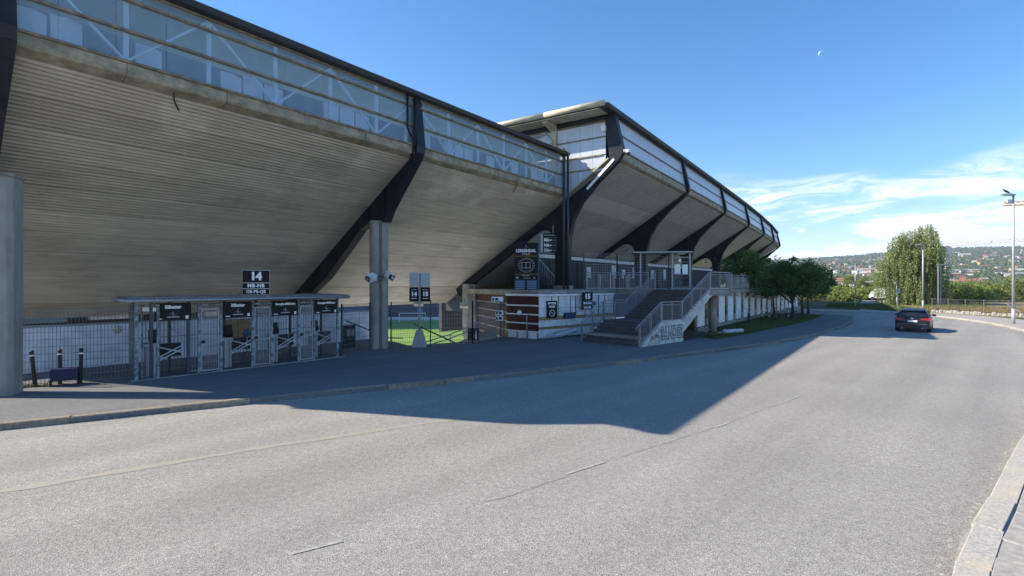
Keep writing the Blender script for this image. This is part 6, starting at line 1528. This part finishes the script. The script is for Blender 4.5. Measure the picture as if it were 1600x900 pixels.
M_HILL = pm('hill_ground', (0.04, 0.062, 0.025), (0.06, 0.085, 0.03), 0.008, 0.95, world_co=True, c3=(0.13, 0.14, 0.06), s3=0.004, f3=0.6)
tag(MB().add(V, F).build('hillside', M_HILL, smooth=True), kind='structure')
# woods: small irregular clumps
r = np.random.default_rng(77)
nt_ = 24000; Yt = 420 * (2750 / 420) ** (r.uniform(0, 1, nt_) ** 0.72); kt = r.uniform(0.42, 1.25, nt_)
base_v = []; 
for ring, (rad, z) in enumerate(((0.75, 0.25), (1.0, 0.6), (0.55, 0.95))):
    for q in range(5): a = 2 * math.pi * (q + 0.5 * ring) / 5; base_v.append((rad * math.cos(a), rad * math.sin(a), z))
base_v.append((0, 0, 1.15)); base_v = np.array(base_v)
bf_ = []
for rg in (0, 1):
    for q in range(5): a, b = rg * 5 + q, rg * 5 + (q + 1) % 5; bf_ += [(a, b, b + 5), (a, b + 5, a + 5)]
for q in range(5): bf_.append((10 + q, 10 + (q + 1) % 5, 15))
bf_ = np.array(bf_)
zt_ = np.array([hill_z(k * Y, Y) for k, Y in zip(kt, Yt)])
sz = r.uniform(2.6, 6.2, nt_); dens = np.array([vnoise(k * Y / 160, Y / 170, 4) for k, Y in zip(kt, Yt)])
keep = (dens > -0.45) | (Yt > 1900); kt, Yt, zt_, sz = kt[keep], Yt[keep], zt_[keep], sz[keep]; nt_ = len(kt)
V = base_v[None] * (sz[:, None, None] * np.array([0.9, 0.9, 1.35])) * r.uniform(0.75, 1.25, (nt_, 16, 1)) + np.stack([kt * Yt, Yt, zt_ - 1], 1)[:, None, :]
Vt = V[:, bf_.ravel()].reshape(-1, 3)
# shared-vertex mesh so islands stay whole
me = bpy.data.meshes.new('woods'); nv = nt_ * 16; me.vertices.add(nv); me.vertices.foreach_set('co', V.astype(np.float32).ravel())
idx = (bf_.ravel()[None] + (np.arange(nt_) * 16)[:, None]).astype(np.int32).ravel()
me.loops.add(len(idx)); me.loops.foreach_set('vertex_index', idx); me.polygons.add(len(idx) // 3); me.polygons.foreach_set('loop_start', np.arange(0, len(idx), 3, dtype=np.int32)); me.update(calc_edges=True); me.materials.append(M_WOODS)
o = bpy.data.objects.new('woods', me); COL.objects.link(o); tag(o, 'mixed woods covering the far hillside', 'woods', kind='stuff')
# houses
HC = {'white': (0.75, 0.75, 0.73), 'cream': (0.62, 0.55, 0.38), 'yellow': (0.60, 0.42, 0.14), 'red': (0.32, 0.07, 0.05), 'grey': (0.38, 0.40, 0.42), 'brown': (0.24, 0.16, 0.10)}
RC = {'dark': (0.06, 0.06, 0.065), 'orange tiled': (0.34, 0.13, 0.07), 'grey': (0.30, 0.30, 0.31)}
wm_ = {k: pm('house_wall_' + k, v, None, 0.6, 0.8) for k, v in HC.items()}; rm_ = {k: pm('house_roof_' + k.replace(' ', '_'), v, None, 0.6, 0.8) for k, v in RC.items()}
def house_mesh(w, d, h, rh, wc, rc):
    mb = MB(); mb.box(-w / 2, w / 2, -d / 2, d / 2, -3, h)
    a = MB().add([(-w / 2 - .4, -d / 2 - .5, h), (w / 2 + .4, -d / 2 - .5, h), (w / 2 + .4, 0, h + rh), (-w / 2 - .4, 0, h + rh), (-w / 2 - .4, d / 2 + .5, h), (w / 2 + .4, d / 2 + .5, h)], [(0, 1, 2, 3), (3, 2, 5, 4), (0, 3, 4), (1, 5, 2), (0, 4, 5, 1)])
    wn_ = MB()
    for x in np.arange(-w / 2 + 1.2, w / 2 - 1.0, 2.4):
        for z in np.arange(1.0, h - 1.2, 2.8): wn_.box(x, x + 1.2, -d / 2 - 0.06, -d / 2 - 0.01, z, z + 1.3)
    return mb.mesh('house_wall', wm_[wc]), a.mesh('house_roof', rm_[rc]), wn_.mesh('house_windows', M_WINDOW)
variants = []
for wc in HC:
    for rc in RC:
        variants.append((wc, rc, house_mesh(random.uniform(8, 12), random.uniform(6.5, 9), random.uniform(4.0, 5.6), random.uniform(1.6, 2.6), wc, rc)))
rh_ = random.Random(9); wts = [{'white': 7, 'cream': 3, 'yellow': 2, 'red': 1.6, 'grey': 2, 'brown': 1.2}[v[0]] for v in variants]
nh = 0
while nh < 295:
    k = rh_.uniform(0.52, 1.04); Y = 640 * (2200 / 640) ** (rh_.random() ** 1.25); X = k * Y
    if vnoise(X / 160, Y / 170, 4) > 0.25 and rh_.random() < 0.7: continue
    wc, rc, (m1_, m2_, m3_) = rh_.choices(variants, wts)[0]
    sp_ = ('low on' if Y < 1000 else 'halfway up' if Y < 1600 else 'high on'); sd_ = 'left of' if k < 0.75 else ('just right of' if k < 0.9 else 'far right of')
    th = thing('hillside_house', f'{wc} house with {rc} roof {sp_} the far hillside, {sd_} the birch', 'house', (X, Y, hill_z(X, Y) + rh_.uniform(1.5, 4)), rh_.uniform(-0.6, 0.6) - 0.5, f'{wc} houses with {rc} roofs {sp_} the hillside {sd_} the birch')
    inst(m1_, 'wall', th); inst(m2_, 'roof', th); inst(m3_, 'window_row', th)
    nh += 1
# larger pale blocks
for i, (px_, Y, w, h, lab) in enumerate(((1508, 900, 36, 7, 'long white flat-roofed school block on the hillside right of the birch'), (1592, 1000, 26, 8, 'white apartment block on the hillside at the right edge'), (1507, 1900, 34, 8, 'white block high on the hillside below the skyline'),
                                  (1368, 1700, 40, 6, 'long pale block high on the hill left of the birch'), (1352, 1200, 30, 7, 'pale grey blocks on the hill left of the birch'), (1255, 700, 20, 8, 'white house showing above the verge trees'), (1378, 480, 20, 9, 'white building just left of the birch foot'))):
    X = (px_ - 800) / 800 * Y; th = thing('hillside_block', lab, 'building', (X, Y, hill_z(X, Y) + 3), -0.5)
    MB().box(-w / 2, w / 2, -6, 6, -4, h).build('wall', wm_['white'], th); MB().box(-w / 2 - .3, w / 2 + .3, -6.3, 6.3, h, h + 0.8).build('roof', rm_['grey'], th)
    for z in np.arange(1.2, h - 1.4, 3.0):
        for x in np.arange(-w / 2 + 1.5, w / 2 - 2, 4.0): MB().box(x, x + 2.4, -6.08, -6.01, z, z + 1.4).build('window', M_WINDOW, th)

# ------------------------------------------------------------------ moon
mo = MB(); Rm = 10.5; n = 14
c = Vector((1203, 2000, 0)); D_ = 2000.0
# waning crescent: lit lune of a sphere, bulging to the lower left
vs = []; fcs = []
m_ = 12
for i in range(m_ + 1):
    th_ = math.pi * i / m_
    for j in range(7):
        ph = math.pi * (0.5 + 0.40 * j / 6) + 0.25
        vs.append((Rm * math.sin(th_) * math.cos(ph + 0.2), -Rm * math.sin(th_) * math.sin(ph + 0.2), Rm * math.cos(th_)))
for i in range(m_):
    for j in range(6): a = i * 7 + j; fcs.append((a, a + 1, a + 8, a + 7))
mo.add(vs, fcs)
M_MOON = pm('moon_surface', (0.40, 0.47, 0.58), (0.28, 0.36, 0.48), 0.12, 0.9)
md = mo.build('moon', M_MOON, loc=(2000 * (1283 - 800) / 800, 2000, 3 + 2000 * (446 - 84) / 800), smooth=True)
md.rotation_euler = (0, R(35), R(-31)); tag(md, 'pale half moon high in the blue sky', 'moon')

# ------------------------------------------------------------------ haze
HAZE = 0.00014
mb = MB(); mb.box(-260, 6200, -60, 3600, -24, 330)
hz = mb.build('haze', None)
m = bpy.data.materials.new('haze_air'); m.use_nodes = True; nt = m.node_tree; nt.nodes.remove(nt.nodes['Principled BSDF'])
pv = nt.nodes.new('ShaderNodeVolumePrincipled'); pv.inputs['Color'].default_value = (0.72, 0.83, 1.0, 1); pv.inputs['Density'].default_value = HAZE; pv.inputs['Anisotropy'].default_value = 0.2
nt.links.new(pv.outputs[0], nt.nodes['Material Output'].inputs['Volume'])
hz.data.materials.append(m); tag(hz, 'thin summer haze over the valley', 'haze', kind='stuff')
